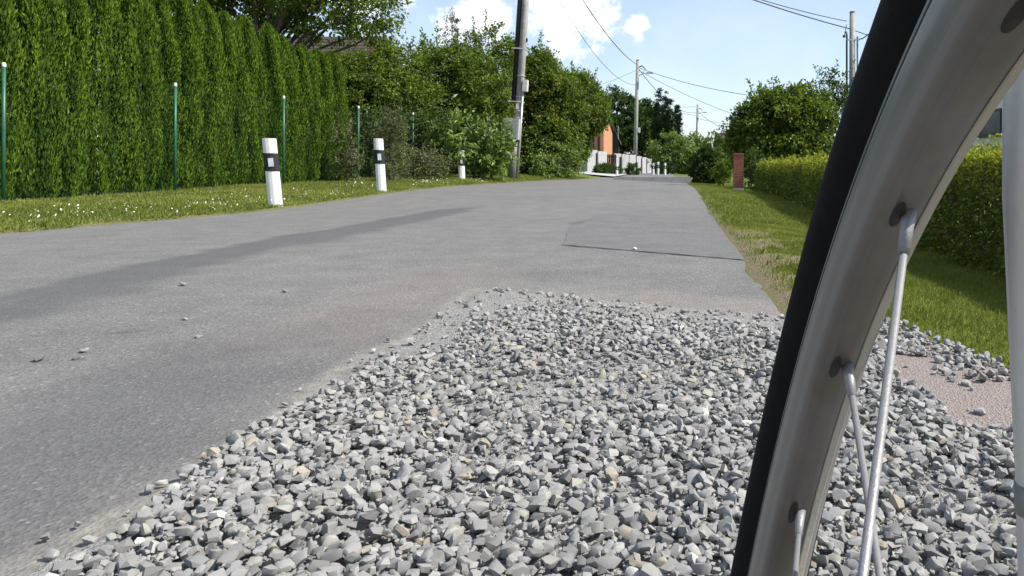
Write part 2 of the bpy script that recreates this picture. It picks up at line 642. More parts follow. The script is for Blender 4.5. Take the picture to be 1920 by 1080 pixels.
def grid_mesh(name, xs, ys, zf, mat, attrs):
    X, Y = np.meshgrid(xs, ys)
    V = np.stack([X, Y, zf(X, Y)], -1).reshape(-1, 3)
    nx, ny = len(xs), len(ys)
    i = (np.arange(ny - 1)[:, None] * nx + np.arange(nx - 1)[None, :]).ravel()
    F = np.stack([i, i + 1, i + 1 + nx, i + nx], 1)
    return mesh_np(name, V, F, mat, {k: f(V[:, 0], V[:, 1]) for k, f in attrs.items()}, smooth=True)


xs = np.concatenate([[-3000, -1200, -500, -200, -90, -45, -25, -18, -14], np.arange(-12, 6.01, 0.15), [7, 9, 12, 18, 30, 60, 150, 500, 1200, 3000]])
ys = np.concatenate([[-3000, -1000, -300, -100, -40, -15, -6, -3], np.arange(-1, 12, 0.12), np.arange(12, 45, 0.4), [46, 50, 60, 80, 120, 250, 600, 1400, 3500]])
o = link('ground', grid_mesh('ground', xs, ys, ground_z, M['soil'], {'dirt': dirt_at}))
tag(o, kind='structure')

# road: tone = old dark tar strip, dust along the pothole, rust-red fines
STRIP_C = np.array([(-2.75, 0.4), (-2.8, 2.4), (-2.84, 3.1), (-2.88, 3.56), (-2.97, 4.14), (-3.08, 4.86), (-3.1, 5.6), (-3.08, 6.8), (-3.0, 8.0), (-3.0, 10.0), (-2.85, 11.0)])
STRIP_W = np.array([.28, .28, .29, .30, .32, .33, .34, .36, .33, .30, .08])


def strip_tone(x, y):
    best = np.full(np.shape(x), -9.0)
    for (a, b, wa, wb) in zip(STRIP_C[:-1], STRIP_C[1:], STRIP_W[:-1], STRIP_W[1:]):
        d = b - a
        t = np.clip(((x - a[0]) * d[0] + (y - a[1]) * d[1]) / (d @ d), 0, 1)
        dist = np.hypot(x - a[0] - t * d[0], y - a[1] - t * d[1])
        best = np.maximum(best, wa + (wb - wa) * t - dist)
    nz = (hash_noise(x, y, 1.6) - .5) * 0.20 + (hash_noise(x, y, 5.0) - .5) * 0.14
    main = 0.62 * ss(-0.03, 0.09 + 0.16 * (x > -3.0), best + nz)
    polish = 0.34 * ss(0.55, 0.1, np.abs(x + 1.38 - 0.02 * y)) * ss(3.4, 2.1, y) * (0.5 + hash_noise(x, y, 1.4))
    front = 0.25 * ss(0.55, 0.05, np.abs(y - 3.75 + 0.28 * x)) * ss(-1.6, -0.4, x) * hash_noise(x, y, 2.5)
    spots = np.zeros(np.shape(x))
    for (sx, sy, rx, ry) in ((-1.43, 2.44, .11, .07), (-1.2, 2.52, .08, .06), (-2.0, 2.70, .05, .03), (-0.9, 7.9, .3, .5)):
        spots = np.maximum(spots, 0.6 * ss(1.0, 0.5, np.hypot((x - sx) / rx, (y - sy) / ry)))
    return np.clip(np.maximum(np.maximum(main, spots), polish + front), 0, 1)


GRAVEL_X0 = -0.92


def far_edge(x):
    """far rim of the gravelled pothole"""
    return 3.62 - 0.50 * (np.asarray(x, float) + 0.92)


def dust_at(x, y):
    d1 = np.abs(x - (GRAVEL_X0 - 0.04) - 0.03 * np.sin(y * 5))
    a = 0.8 * ss(0.06, 0.005, d1) * (y < 3.7)
    b = ss(0.5, 0.0, np.abs(y - far_edge(x) - 0.08)) * (x > -0.9) * 0.3
    return np.clip(a + b, 0, 1)


def rust_at(x, y):
    a = ss(0.6, 0.0, np.abs(x + 1.25)) * ss(5.0, 4.0, y) * ss(2.1, 2.9, y)
    b = ss(0.35, 0.0, np.abs(y - far_edge(x) - 0.15)) * (x > -0.2)
    return np.clip((a + b) * (0.4 + 0.9 * hash_noise(x, y, 4.0)), 0, 1)


tt = np.linspace(0, 1, 150)
ry = np.concatenate([np.arange(-6, 1, 0.5), np.arange(1, 13, 0.05), np.arange(13, 34, 0.25), np.arange(34, 91, 2)])
T, Yg = np.meshgrid(tt, ry)
wob = (hash_noise(Yg, Yg * 0, 2.2) - 0.5) * 0.07
Xg = left_edge(Yg) + wob + (right_edge(Yg) + ((hash_noise(Yg, Yg * 0 + 5, 2.6) - 0.5) * 0.09 + (hash_noise(Yg, Yg * 0 + 9, 8.0) - 0.5) * 0.05) - left_edge(Yg) - wob) * T
Vr = np.stack([Xg, Yg, road_z(Xg, Yg)], -1).reshape(-1, 3)
nx = len(tt)
ii = (np.arange(len(ry) - 1)[:, None] * nx + np.arange(nx - 1)[None, :]).ravel()
Fr = np.stack([ii, ii + 1, ii + 1 + nx, ii + nx], 1)
o = link('road', mesh_np('road', Vr, Fr, M['asphalt'], {'tone': strip_tone(Vr[:, 0], Vr[:, 1]), 'dust': dust_at(Vr[:, 0], Vr[:, 1]), 'rust': rust_at(Vr[:, 0], Vr[:, 1])}, smooth=True))
tag(o, kind='structure')


def sheet(name, pts, dz, mat, sub=10, parent=None):
    """thin slab following the road inside a polygon of ground points"""
    dense = []
    for a, b in zip(pts, pts[1:] + pts[:1]):
        for k in range(sub):
            t = k / sub
            x, y = a[0] + (b[0] - a[0]) * t, a[1] + (b[1] - a[1]) * t
            dense.append((x + (hash_noise(x, y, 9) - .5) * .03, y + (hash_noise(x, y + 40, 9) - .5) * .05))
    bm = bmesh.new()
    top = [bm.verts.new((x, y, float(road_z(x, y)) + dz)) for x, y in dense]
    bot = [bm.verts.new((x, y, float(road_z(x, y)) - 0.003)) for x, y in dense]
    bm.faces.new(top)
    for k in range(len(top)):
        j = (k + 1) % len(top)
        bm.faces.new((top[k], bot[k], bot[j], top[j]))
    bmesh.ops.recalc_face_normals(bm, faces=bm.faces)
    me = bpy.data.meshes.new(name)
    bm.to_mesh(me)
    bm.free()
    me.materials.append(mat)
    return link(name, me, parent)


# newer rectangular repair ahead of the pothole, with an open seam along its near edge
o = sheet('asphalt_patch', [(-0.87, 5.62), (0.43, 4.75), (0.41, 9.2), (-1.02, 9.4), (-0.98, 7.7), (-1.08, 7.6)], 0.004, M['asphalt_patch'])
tag(o, kind='structure')
sm = MB()
prev = None
for k in range(41):
    t = k / 40
    x = -0.87 + 1.28 * t
    y = 5.60 - 0.86 * t + (float(hash_noise(x * 3, 1.0, 6)) - .5) * 0.03
    wd = 0.003 + 0.007 * float(hash_noise(x, 3.0, 8))
    cur = [(x, y - wd, float(road_z(x, y)) + 0.0045), (x, y + wd, float(road_z(x, y)) + 0.0085)]
    if prev:
        sm.add([prev[0], cur[0], cur[1], prev[1]], [(0, 1, 2, 3)])
    prev = cur
o = sm.build('tar_seam', M['seam'])
tag(o, kind='structure')


# ------------------------------------------------------------------ gravel
def in_gravel(x, y):
    """0..1 how thickly loose stone lies"""
    right = grass_line(y) - 0.12 - 0.04 * ss(1.2, 2.6, y) + 0.05 * (hash_noise(y, 0 * y, 3) - .5)
    core = (x > GRAVEL_X0 + 0.03 * np.sin(y * 7)) & (y < far_edge(x) - 0.19 + 0.12 * ss(-.3, .4, x) + 0.10 * (hash_noise(x, y, 5) - .5)) & (x < right)
    thin = ss(-0.50, -0.78, x - 0.16 * (hash_noise(x, y, 4) - .5)) * ss(1.95, 2.4, y)          # dusty corner, few stones
    corner = ss(3.35, 3.05, y + 0.5 * (x + 0.9))
    scuff = np.maximum(0.5 * ss(0.42, 0.1, np.hypot((x + 0.25) / 1.3, (y - 2.0) / 0.8) - 0.2 * hash_noise(x, y, 6)), 0.32 * ss(.5, .85, hash_noise(x + 3, y, 3.1)))
    dirtp = ss(0.20, 0.08, np.hypot((x - 0.88) / 1.25, (y - 1.90) / 1.5)) * (x > 0.55)
    dirtp = np.maximum(dirtp, 0.97 * ((x > 0.58 + 0.06 * hash_noise(y, y * 0, 8)) & (y > 1.62) & (y < 2.20 + 0.12 * hash_noise(x, y, 5))))
    d = 1 - np.maximum(np.maximum(thin * 0.86, scuff), dirtp)
    d = d * (0.25 + 0.75 * corner)
    return np.where(core, np.clip(d, 0, 1), 0)


def bed_z(x, y):
    x = np.asarray(x, float)
    y = np.asarray(y, float)
    d = np.clip(np.minimum(np.minimum(x - GRAVEL_X0, far_edge(x) - y), 0.2) / 0.2, 0, 1)
    return np.where(x > right_edge(y) + 0.02, np.maximum(ground_z(x, y), 0.0) * 0 + 0.010, 0.0) * 0 + 0.006 + d * (0.010 + 0.014 * hash_noise(x, y, 3.0))


bx, by = np.arange(GRAVEL_X0, 1.16, 0.03), np.arange(0.2, 3.63, 0.03)
X, Y = np.meshgrid(bx, by)
Yc = np.minimum(Y, far_edge(X) + (hash_noise(X, Y * 0, 7) - .5) * 0.05)
X = np.minimum(X, grass_line(Yc) + (hash_noise(Yc, Yc * 0 + 2, 8) - .5) * 0.05)
Vb = np.stack([X + (X <= GRAVEL_X0 + 1e-6) * (hash_noise(Y, Y * 0, 9) - .5) * 0.05, Yc, bed_z(X, Yc)], -1).reshape(-1, 3)
ii = (np.arange(len(by) - 1)[:, None] * len(bx) + np.arange(len(bx) - 1)[None, :]).ravel()
Fb = np.stack([ii, ii + 1, ii + 1 + len(bx), ii + len(bx)], 1)
rust_b = ss(0.45, 0.62, Vb[:, 0]) * ss(1.3, 1.7, Vb[:, 1]) * ss(2.9, 2.3, Vb[:, 1])
keep = ((Vb[Fb[:, 3], 1] - Vb[Fb[:, 0], 1]) > 1e-5) & ((Vb[Fb[:, 1], 0] - Vb[Fb[:, 0], 0]) > 1e-5)
gravel = link('gravel_patch', mesh_np('gravel_patch', Vb, Fb[keep], M['grit'], {'rust': rust_b}, smooth=True))
tag(gravel, 'pothole repair of loose grey crushed stone across the near lane', kind='structure')


def rock(seed, flat=0.62):
    r = random.Random(seed)
    bm = bmesh.new()
    n = r.randint(15, 20)
    sx, sy, sz = r.uniform(.75, 1.25), r.uniform(.65, 1.0), flat * r.uniform(.7, 1.1)
    for _ in range(n):
        v = Vector((r.gauss(0, 1), r.gauss(0, 1), r.gauss(0, 1))).normalized()
        v = Vector([math.copysign(abs(c) ** .62, c) for c in v]) * r.uniform(.72, .86)
        bm.verts.new((v.x * sx * .5, v.y * sy * .5, v.z * sz * .5))
    bmesh.ops.convex_hull(bm, input=bm.verts)
    loose = [v for v in bm.verts if not v.link_faces]
    bmesh.ops.delete(bm, geom=loose, context='VERTS')
    bmesh.ops.triangulate(bm, faces=bm.faces)
    bmesh.ops.recalc_face_normals(bm, faces=bm.faces)
    bm.verts.index_update()
    V = np.array([v.co[:] for v in bm.verts])
    F = np.array([[v.index for v in f.verts] for f in bm.faces])
    bm.free()
    return V, F


ROCKS = [rock(100 + k) for k in range(18)]
rock_me = [mesh_np('stone', v, f, M['stone_one'], smooth=True) for v, f in ROCKS]
for me in rock_me:
    me.set_sharp_from_angle(angle=math.radians(38))

cand = []
for (lo, hi, spacing, prob) in ((0.020, 0.039, 0.0225, 1.0), (0.016, 0.034, 0.026, 0.7), (0.005, 0.014, 0.011, 0.55), (0.028, 0.044, 0.07, 0.5)):
    gx = np.arange(GRAVEL_X0 - 0.05, 1.2, spacing)
    gy = np.arange(0.75, 3.7, spacing)
    GX, GY = np.meshgrid(gx, gy)
    GX = (GX + RNG.uniform(-.5, .5, GX.shape) * spacing).ravel()
    GY = (GY + RNG.uniform(-.5, .5, GY.shape) * spacing).ravel()
    d = in_gravel(GX, GY)
    k = RNG.random(len(GX)) < d * prob * (0.35 + 0.65 * d)
    s = RNG.uniform(lo, hi, k.sum())
    cand.append(np.stack([GX[k], GY[k], s], 1))
cand = np.concatenate(cand)
# a drift of kicked-out stones by the grass on the right and stragglers round the rim
extra = []
for _ in range(330):
    y = RNG.uniform(2.0, 2.85)
    x = float(grass_line(y)) - 0.07 + RNG.normal(0, 0.055)
    extra.append((x, y, RNG.uniform(.016, .036)))
for _ in range(70):
    x = RNG.uniform(-0.9, 0.42)
    extra.append((x, float(far_edge(x)) - abs(RNG.normal(0, 0.12)), RNG.uniform(.012, .04)))
for _ in range(45):
    y = RNG.uniform(1.0, 3.3)
    extra.append((GRAVEL_X0 - abs(RNG.normal(0, 0.03)), y, RNG.uniform(.010, .028)))
cand = np.concatenate([cand, np.array(extra)])
RNG.shuffle(cand)
HM = np.zeros((360, 240))          # 1 cm height map, y 0.4.., x -1.1..


def settle(x, y, s):
    r = max(1, int(s * 100 * .38))
    i, j = int((y - 0.4) * 100), int((x + 1.1) * 100)
    i0, i1, j0, j1 = max(0, i - r), min(360, i + r + 1), max(0, j - r), min(240, j + r + 1)
    if i0 >= i1 or j0 >= j1:
        return 0.01
    blk = HM[i0:i1, j0:j1]
    z = min(float(blk.mean()) * 0.75, 0.020)
    HM[i0:i1, j0:j1] = np.maximum(blk, z + s * 0.42)
    return z


stones = []
for x, y, s in cand:
    z0 = settle(x, y, s)
    base_z = float(bed_z(x, y)) if x < 1.16 else float(ground_z(x, y))
    if x > 0.5 and y > 2.2:
        base_z = max(base_z, float(ground_z(x, y)))
    stones.append((x, y, base_z + z0 * 0.8 + s * 0.16, s))
stones = np.array(stones)
# the 300 that show largest are single pieces
u = 1270 + 1400 * stones[:, 0] / stones[:, 1]
v = 312 + 1400 * (CAM_H - stones[:, 2]) / stones[:, 1]
app = stones[:, 3] / stones[:, 1] * (u > 60) * (u < 1900) * (v < 1090) * (stones[:, 2] > 0.018)
order = np.argsort(-app)
single, rest = order[:300], order[300:]
for k in single:
    x, y, z, s = stones[k]
    o = link('stone', rock_me[int(RNG.integers(len(ROCKS)))], gravel)
    o.location = (x, y, z)
    o.scale = (s, s, s)
    o.rotation_euler = (RNG.normal(0, .28), RNG.normal(0, .28), RNG.uniform(0, 6.28))
Vs, Fs, Ts = [], [], []
off = 0
for k in rest:
    x, y, z, s = stones[k]
    V, F = ROCKS[int(RNG.integers(len(ROCKS)))]
    R = np.array(Matrix.Rotation(RNG.uniform(0, 6.28), 3, 'Z') @ Matrix.Rotation(RNG.normal(0, .4), 3, 'X') @ Matrix.Rotation(RNG.normal(0, .4), 3, 'Y'))
    Vs.append(V @ R.T * s + (x, y, z))
    Fs.append(F + off)
    Ts.append(np.full(len(V), RNG.random()))
    off += len(V)
o = link('loose_gravel', mesh_np('loose_gravel', np.concatenate(Vs), np.concatenate(Fs), M['stone'], {'tint': np.concatenate(Ts)}, smooth=True), gravel)
o.data.set_sharp_from_angle(angle=math.radians(38))
tag(o, kind='stuff')

# single stones kicked out over the road
loose = [((75, 676), .052, 'largest loose stone on the bare asphalt, at the far left'),
         ((157, 660), .040, 'flat loose stone on the asphalt, beside the largest one at left'),
         ((141, 674), .030, 'small pale loose stone between the flat one and the largest one at left'),
         ((343, 535), .044, 'pale loose stone lying on the edge of the dark tar strip'),
         ((534, 548), .034, 'small dark loose stone alone in mid-road, below the middle white marker post'),
         ((345, 600), .026, 'tiny loose stone in mid-road, farther of the two near a dark chip'),
         ((372, 633), .038, 'thin dark stone chip lying flat on the asphalt in mid-road'),
         ((825, 594), .040, 'loose dark stone on asphalt just left of the far gravel corner'),
         ((1190, 470), .038, 'white stone lying on the tar seam of the rectangular repair')]
for (px, py), s, lab in loose:
    Y = CAM_H * 1400 / (py - 312)
    x = at(px, Y)
    V, F = ROCKS[(int(px) * 7 + 5) % len(ROCKS)]
    flat = 0.6 if 'flat' in lab else 0.9
    o = link('loose_stone', mesh_np('loose_stone', V * s * (1.15, 0.9, flat), F, M['white'] if 'white stone' in lab else M['stone_one']))
    o.location = (x, Y, float(road_z(x, Y)) + s * flat * 0.24 + (0.005 if 'seam' in lab else 0))
    o.rotation_euler = (0, 0, RNG.uniform(0, 6))
    tag(o, lab, 'stone', 'stones kicked out of the gravel over the road')


# ------------------------------------------------------------------ vegetation generators
def frames(axis, up):
    """orthonormal frames (n,3,3) from leaf axis and rough normal"""
    a = axis / np.linalg.norm(axis, axis=1, keepdims=True)
    s = np.cross(a, up)
    s /= np.maximum(np.linalg.norm(s, axis=1, keepdims=True), 1e-6)
    nn = np.cross(s, a)
    return a, s, nn


def leaves(P, axis, up, length, width, tint, fold=0.18):
    n = len(P)
    a, s, nn = frames(axis, up)
    L = np.broadcast_to(np.asarray(length, float), (n,))[:, None]
    W = np.broadcast_to(np.asarray(width, float), (n,))[:, None]
    V = np.empty((n, 4, 3))
    V[:, 0] = P
    V[:, 1] = P + a * L * .45 + s * W * .5 + nn * W * fold
    V[:, 2] = P + a * L - nn * L * .12
    V[:, 3] = P + a * L * .45 - s * W * .5 + nn * W * fold
    i = np.arange(n)[:, None] * 4
    F = np.concatenate([i + (0, 1, 2), i + (0, 2, 3)], 0)
    return V.reshape(-1, 3), F, np.repeat(tint, 4)


def unit(r, n):
    v = r.normal(size=(n, 3))
    return v / np.linalg.norm(v, axis=1, keepdims=True)


def crown_data(seed, lobes, nclump, per, clump_r, leaf, aspect=0.55, shell=0.55, shoots=0, droop=0.25, floor=None, shoot_len=(0.3, 0.8)):
    """leaf faces gathered in clumps through the outer part of several lobes; shoots break the outline"""
    r = np.random.default_rng(seed)
    lob = np.array(lobes, float)
    wts = (lob[:, 3] * lob[:, 4] * lob[:, 5]) ** (2 / 3)
    pick = r.choice(len(lob), nclump, p=wts / wts.sum())
    d = unit(r, nclump)
    rad = shell + (1 - shell) * r.random(nclump) ** 0.6
    rad *= 1 + 0.13 * np.sin(d[:, 0] * 5 + seed) * np.cos(d[:, 2] * 6 + seed * 2)
    c = lob[pick, :3] + d * rad[:, None] * lob[pick, 3:6]
    cr = clump_r * r.uniform(.55, 1.3, nclump)
    ct = np.clip(r.normal(0.45, 0.17, nclump), 0, 1)
    k = np.repeat(np.arange(nclump), per)
    n = len(k)
    off = unit(r, n) * (r.random(n) ** 0.5)[:, None] * cr[k][:, None] * (1, 1, .7)
    P = c[k] + off
    out = d[k] * 0.6 + unit(r, n) * 0.9
    out[:, 2] -= droop
    tint = np.clip(ct[k] + r.normal(0, .16, n), 0, 1)
    tips = []
    for _ in range(shoots):
        li = r.integers(len(lob))
        dd = unit(r, 1)[0]
        dd[2] = abs(dd[2]) * .9 + .25
        dd /= np.linalg.norm(dd)
        p0 = lob[li, :3] + dd * lob[li, 3:6] * 0.9
        L = r.uniform(*shoot_len)
        g = dd * .4 + np.array([r.normal(0, .25), r.normal(0, .25), 1.0])
        g /= np.linalg.norm(g)
        m = int(L / (leaf * .28)) + 3
        tpos = np.sort(r.random(m))
        tips.append((p0, p0 + g * L))
        P = np.concatenate([P, p0 + g * (tpos * L)[:, None] + unit(r, m) * leaf * .35])
        o2 = unit(r, m) * 1.0 + g * .6
        out = np.concatenate([out, o2])
        tint = np.concatenate([tint, np.clip(r.normal(.6, .15, m), 0, 1)])
    if floor is not None:
        ok = P[:, 2] > floor
        P, out, tint = P[ok], out[ok], tint[ok]
    n = len(P)
    up = unit(r, n) * .8 + (0, 0, 1.0)
    ln = leaf * r.uniform(.65, 1.25, n)
    V, F, t = leaves(P, out, up, ln, ln * aspect, tint)
    return V, F, t, c, tips


def wood(seed, base, top_z, r0, clumps, nb=9, lean=(0, 0), tips=()):
    """tapered trunk with limbs out to some of the leaf clumps"""
    r = random.Random(seed)
    mb = MB()
    bx, by, bz = base
    H = top_z - bz
    trunk = []
    for k in range(6):
        t = k / 5
        trunk.append((bx + lean[0] * t * t + r.uniform(-.04, .04) * H * .25 * t, by + lean[1] * t * t + r.uniform(-.04, .04) * H * .25 * t, bz - 0.05 + H * t))
    mb.tube(trunk, [r0 * (1 - .62 * k / 5) for k in range(6)], 7)
    cl = list(clumps)
    r.shuffle(cl)
    for c in cl[:nb]:
        t = r.uniform(.25, .95)
        i = min(4, int(t * 5))
        p = Vector(trunk[i]).lerp(Vector(trunk[i + 1]), t * 5 - i)
        q = Vector(c)
        m1 = p.lerp(q, .4) + Vector((r.uniform(-.1, .1), r.uniform(-.1, .1), .12 * (q - p).length))
        rr = r0 * .42 * (1 - .5 * t)
        mb.tube([p, m1, p.lerp(q, .75) + Vector((0, 0, .08)), q], [rr, rr * .75, rr * .5, rr * .2], 5, False)
    for a, b in tips:
        q = min(trunk, key=lambda t: (Vector(t) - Vector(a)).length)
        mb.tube([q, a, b], [0.012, 0.007, 0.003], 3, False)
    return mb


def tree(name, label, cat, base, lobes, nclump, per, clump_r, leaf, mat, seed, trunk_top, trunk_r, group=None, nb=9, lean=(0, 0), aspect=.55, shell=.55, shoots=0, droop=.25, shoot_len=(0.3, 0.8)):
    root = empty(name, base)
    tag(root, label, cat, group)
    bx, by, bz = base
    lob = [(l[0] - bx, l[1] - by, l[2] - bz, l[3], l[4], l[5]) for l in lobes]
    V, F, t, c, tips = crown_data(seed, lob, nclump, per, clump_r, leaf, aspect, shell, shoots, droop, 0.01, shoot_len)
    link('crown', mesh_np('crown', V, F, mat, {'tint': t}), root)
    wood(seed, (0, 0, 0), trunk_top - bz, trunk_r, c, nb, lean, tips).build('trunk', M['bark'], root, True)
    return root


def gz(x, y):
    return float(ground_z(x, y))


# ------------------------------------------------------------------ thuja hedge on the left
def thuja_data(seed, H):
    r = np.random.default_rng(seed)
    n = 21000
    z = r.random(n) ** 0.92 * H
    th = r.uniform(0, 2 * np.pi, n)
    prof = np.interp(z / H, [0, .06, .3, .6, .82, .95, 1.0], [.28, .345, .38, .365, .30, .17, .03])
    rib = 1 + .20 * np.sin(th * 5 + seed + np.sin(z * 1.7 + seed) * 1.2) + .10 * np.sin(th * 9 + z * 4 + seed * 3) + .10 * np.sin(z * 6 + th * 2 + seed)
    rad = prof * rib * (0.40 + 0.60 * r.random(n) ** .45)
    o3 = np.stack([np.cos(th), np.sin(th), np.zeros(n)], 1)
    P = o3 * rad[:, None]
    P[:, 2] = z
    axis = o3 * r.uniform(.05, .55, n)[:, None] + np.array([0, 0, 1.0]) + r.normal(size=(n, 3)) * .22
    up = o3 + r.normal(size=(n, 3)) * .7
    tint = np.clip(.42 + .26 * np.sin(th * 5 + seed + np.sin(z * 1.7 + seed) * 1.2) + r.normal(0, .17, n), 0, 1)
    ln = r.uniform(.045, .098, n)
    return leaves(P, axis, up, ln, ln * .33, tint, .1)


TH_H = 3.55
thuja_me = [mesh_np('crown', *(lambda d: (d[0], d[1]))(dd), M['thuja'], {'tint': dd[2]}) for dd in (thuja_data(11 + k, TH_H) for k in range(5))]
tk = MB()
tk.tube([(0, 0, -.05), (.02, .01, 1.0), (.0, .03, 2.2), (0, 0, 3.2)], [.05, .042, .028, .01], 6)
thuja_trunk = tk.build('trunk', M['bark'])
ordinals = ['first', 'second', 'third', 'fourth', 'fifth', 'sixth', 'seventh', 'eighth', 'ninth', 'tenth', 'eleventh', 'twelfth', 'thirteenth', 'fourteenth', 'fifteenth', 'sixteenth', 'seventeenth', 'eighteenth', 'nineteenth', 'twentieth']
FEN = lambda y: -9.3 + (y - 10.3) * 0.1165       # x of the wire fence
NT_ = 18
for k in range(NT_):
    y = 19.0 - k * 0.60 + RNG.uniform(-.06, .06)
    x = FEN(y) - 0.62 + RNG.uniform(-.05, .05)
    h = (3.15 + 0.115 * (19.0 - y) + RNG.uniform(-.12, .12)) / TH_H
    root = empty('thuja_tree', (x, y, gz(x, y)), RNG.uniform(0, 6.28))
    root.scale = (RNG.uniform(.98, 1.16), RNG.uniform(.98, 1.16), h)
    tag(root, f'columnar green thuja in the tall hedge behind the wire fence, {ordinals[k]} from its right end', 'thuja', 'thujas of the tall left hedge')
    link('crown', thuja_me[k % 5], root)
    if k == 0:
        thuja_trunk.parent = root
    else:
        t = thuja_trunk.copy()
        COL.objects.link(t)
        t.parent = root

# ------------------------------------------------------------------ wire fence
fence = empty('wire_fence', (FEN(10.3), 10.3, gz(FEN(10.3), 10.3)))
tag(fence, 'green wire mesh fence on thin posts before the thuja hedge', 'fence')
f0 = Vector(fence.location)
fy = [7.3, 10.3, 13.3, 16.3, 19.3, 22.3]
for y in fy:
    x = FEN(y)
    z = gz(x, y)
    p = MB().tube([(0, 0, -.1), (0.01, 0, 1.90)], .024, 10).build('post', M['fence_green'], fence, True)
    p.location = Vector((x, y, z)) - f0
    c = MB().tube([(0.01, 0, 1.88), (0.01, 0, 1.925), (.01, 0, 1.94)], [.026, .026, .016], 10).build('post_cap', M['cap'], p)
wm = MB()
HF = 1.82
ya, yb = fy[0], fy[-1]
step = 0.055
L = yb - ya


def fpt(s, h):
    y = ya + s
    return (FEN(y) + 0.03 - f0.x, y - f0.y, gz(FEN(y), y) + 0.03 + h - f0.z)


def strand(p, q, r):
    p, q = Vector(p), Vector(q)
    d = (q - p).normalized()
    s = d.cross(Vector((1, 0, 0))).normalized() * r
    n = Vector((r, 0, 0))
    wm.add([p - s, p + n, p + s, q - s, q + n, q + s], [(0, 1, 4, 3), (1, 2, 5, 4), (2, 0, 3, 5)])


k = -HF
while k < L:
    for sgn in (1, -1):
        s0, s1 = (k, k + HF) if sgn == 1 else (k + HF, k)
        h0, h1 = 0.0, HF
        a, b = s0, s1
        # clip to the run of fence
        if min(a, b) < 0 or max(a, b) > L:
            def hh(s):
                return (s - s0) / (s1 - s0) * HF
            lo, hi = max(0, min(a, b)), min(L, max(a, b))
            if hi - lo < .05:
                continue
            a, b = (lo, hi)
            h0, h1 = hh(a), hh(b)
        strand(fpt(a, h0), fpt(b, h1), .0005)
    k += step
for h in (0.02, 0.95, HF):
    strand(fpt(0, h), fpt(L, h), .002)
o = wm.build('wire_mesh', M['wire_green'], fence)
tag(o, kind='stuff')

# ------------------------------------------------------------------ roadside marker posts
def delineator(loc, H, wdt, lean, rz, label, group, full=True):
    """white hollow post with a black band and a small reflector; front faces -Y"""
    root = empty('marker_post', loc, rz)
    root.rotation_euler = (0, lean, rz)
    tag(root, label, 'marker post', group)
    hw = wdt / 2

    def profile(s, dpt):
        return [(-hw * s, 0.03), (-hw * s * .96, -0.012 * s - dpt), (-hw * .5, -0.035 - dpt), (0, -0.043 - dpt), (hw * .5, -0.035 - dpt), (hw * s * .96, -0.012 * s - dpt), (hw * s, 0.03)]

    def column(z0, z1, s, dpt, slant=0.0):
        mb = MB()
        pr = profile(s, dpt)
        n = len(pr)
        lo = [(x, y, z0 + slant * x) for x, y in pr]
        hi = [(x, y, z1 + slant * x) for x, y in pr]
        return mb.add(lo + hi, [tuple(range(n))[::-1], tuple(range(n, 2 * n))] + [(k, (k + 1) % n, (k + 1) % n + n, k + n) for k in range(n)])
    mb = column(-.12, H, 1.0, 0.0, -0.10)
    mb.build('body', M['white'], root, bevel=.004)
    column(H * .535, H * .79, 1.04, 0.004, -0.10).build('black_band', M['black'], root)
    MB().box(-hw * .34, hw * .40, -.056, -.044, H * .60, H * .72).build('reflector', M['reflector'], root)
    return root


G = 'white roadside marker posts'
delineator((-5.70, 10.6, .0), 1.0, .180, math.radians(-5), .35, 'nearest white marker post with black band, leaning left before the thuja hedge', G)
delineator((-5.70, 14.4, gz(-5.70, 14.4) - .02), 1.05, .175, math.radians(-3.5), .35, 'white marker post in front of the grey-green juniper, middle of the three', G)
delineator((-6.2, 21.5, .12), .94, .185, math.radians(-1.5), .35, 'white marker post half hidden under the large-leaved shrub', G)
delineator((at(1157, 41), 41, gz(at(1157, 41), 41)), .76, .13, 0, .2, 'far white marker post before the clipped bush at the pale wall', G)
delineator((at(1225, 47), 47, gz(at(1225, 47), 47)), .78, .14, 0, .2, 'far white post at the end of the pale wall, leftmost of three', G)
delineator((at(1234, 46.5), 46.5, gz(at(1234, 46.5), 46.5)), .86, .15, 0, .2, 'far white post between two others past the pale wall', G)
delineator((at(1247, 46.5), 46.5, gz(at(1247, 46.5), 46.5)), .80, .14, 0, .2, 'far white post before the dark fence, rightmost of three', G)

# ------------------------------------------------------------------ shrubs and trees, left side
tree('orchard_tree', 'old spreading tree with dark limbs rising behind the thuja hedge', 'tree', (-11.5, 20.6, gz(-11.5, 20.6)),
     [(-12.7, 20.6, 6.5, 2.7, 2.2, 1.9), (-10.4, 20.2, 5.75, 2.0, 1.8, 1.15), (-8.75, 20.0, 5.15, 1.55, 1.3, 1.05), (-11, 22, 7.6, 3.0, 2.5, 1.8), (-13.6, 20.2, 5.2, 1.5, 1.2, .9), (-9.9, 20.6, 4.9, 1.7, 1.3, .85), (-11.9, 21.0, 5.0, 1.5, 1.2, .8), (-8.3, 20.2, 4.7, 1.1, 1.0, .75)],
     1150, 32, .34, .12, M['leaf_mid'], 21, 4.3, .19, lean=(.5, 0), nb=34, shell=.45, shoots=30)
limb = MB().tube([(-11.3, 20.4, 3.3), (-11.05, 20.4, 4.3), (-10.4, 20.3, 4.85), (-9.4, 20.2, 5.2), (-8.4, 20.1, 5.3)], [.15, .135, .11, .07, .03], 8)
ot = [o for o in COL.objects if o.name == 'orchard_tree'][0]
lo = limb.build('limb', M['bark'], ot, True)
lo.location = -Vector(ot.location)

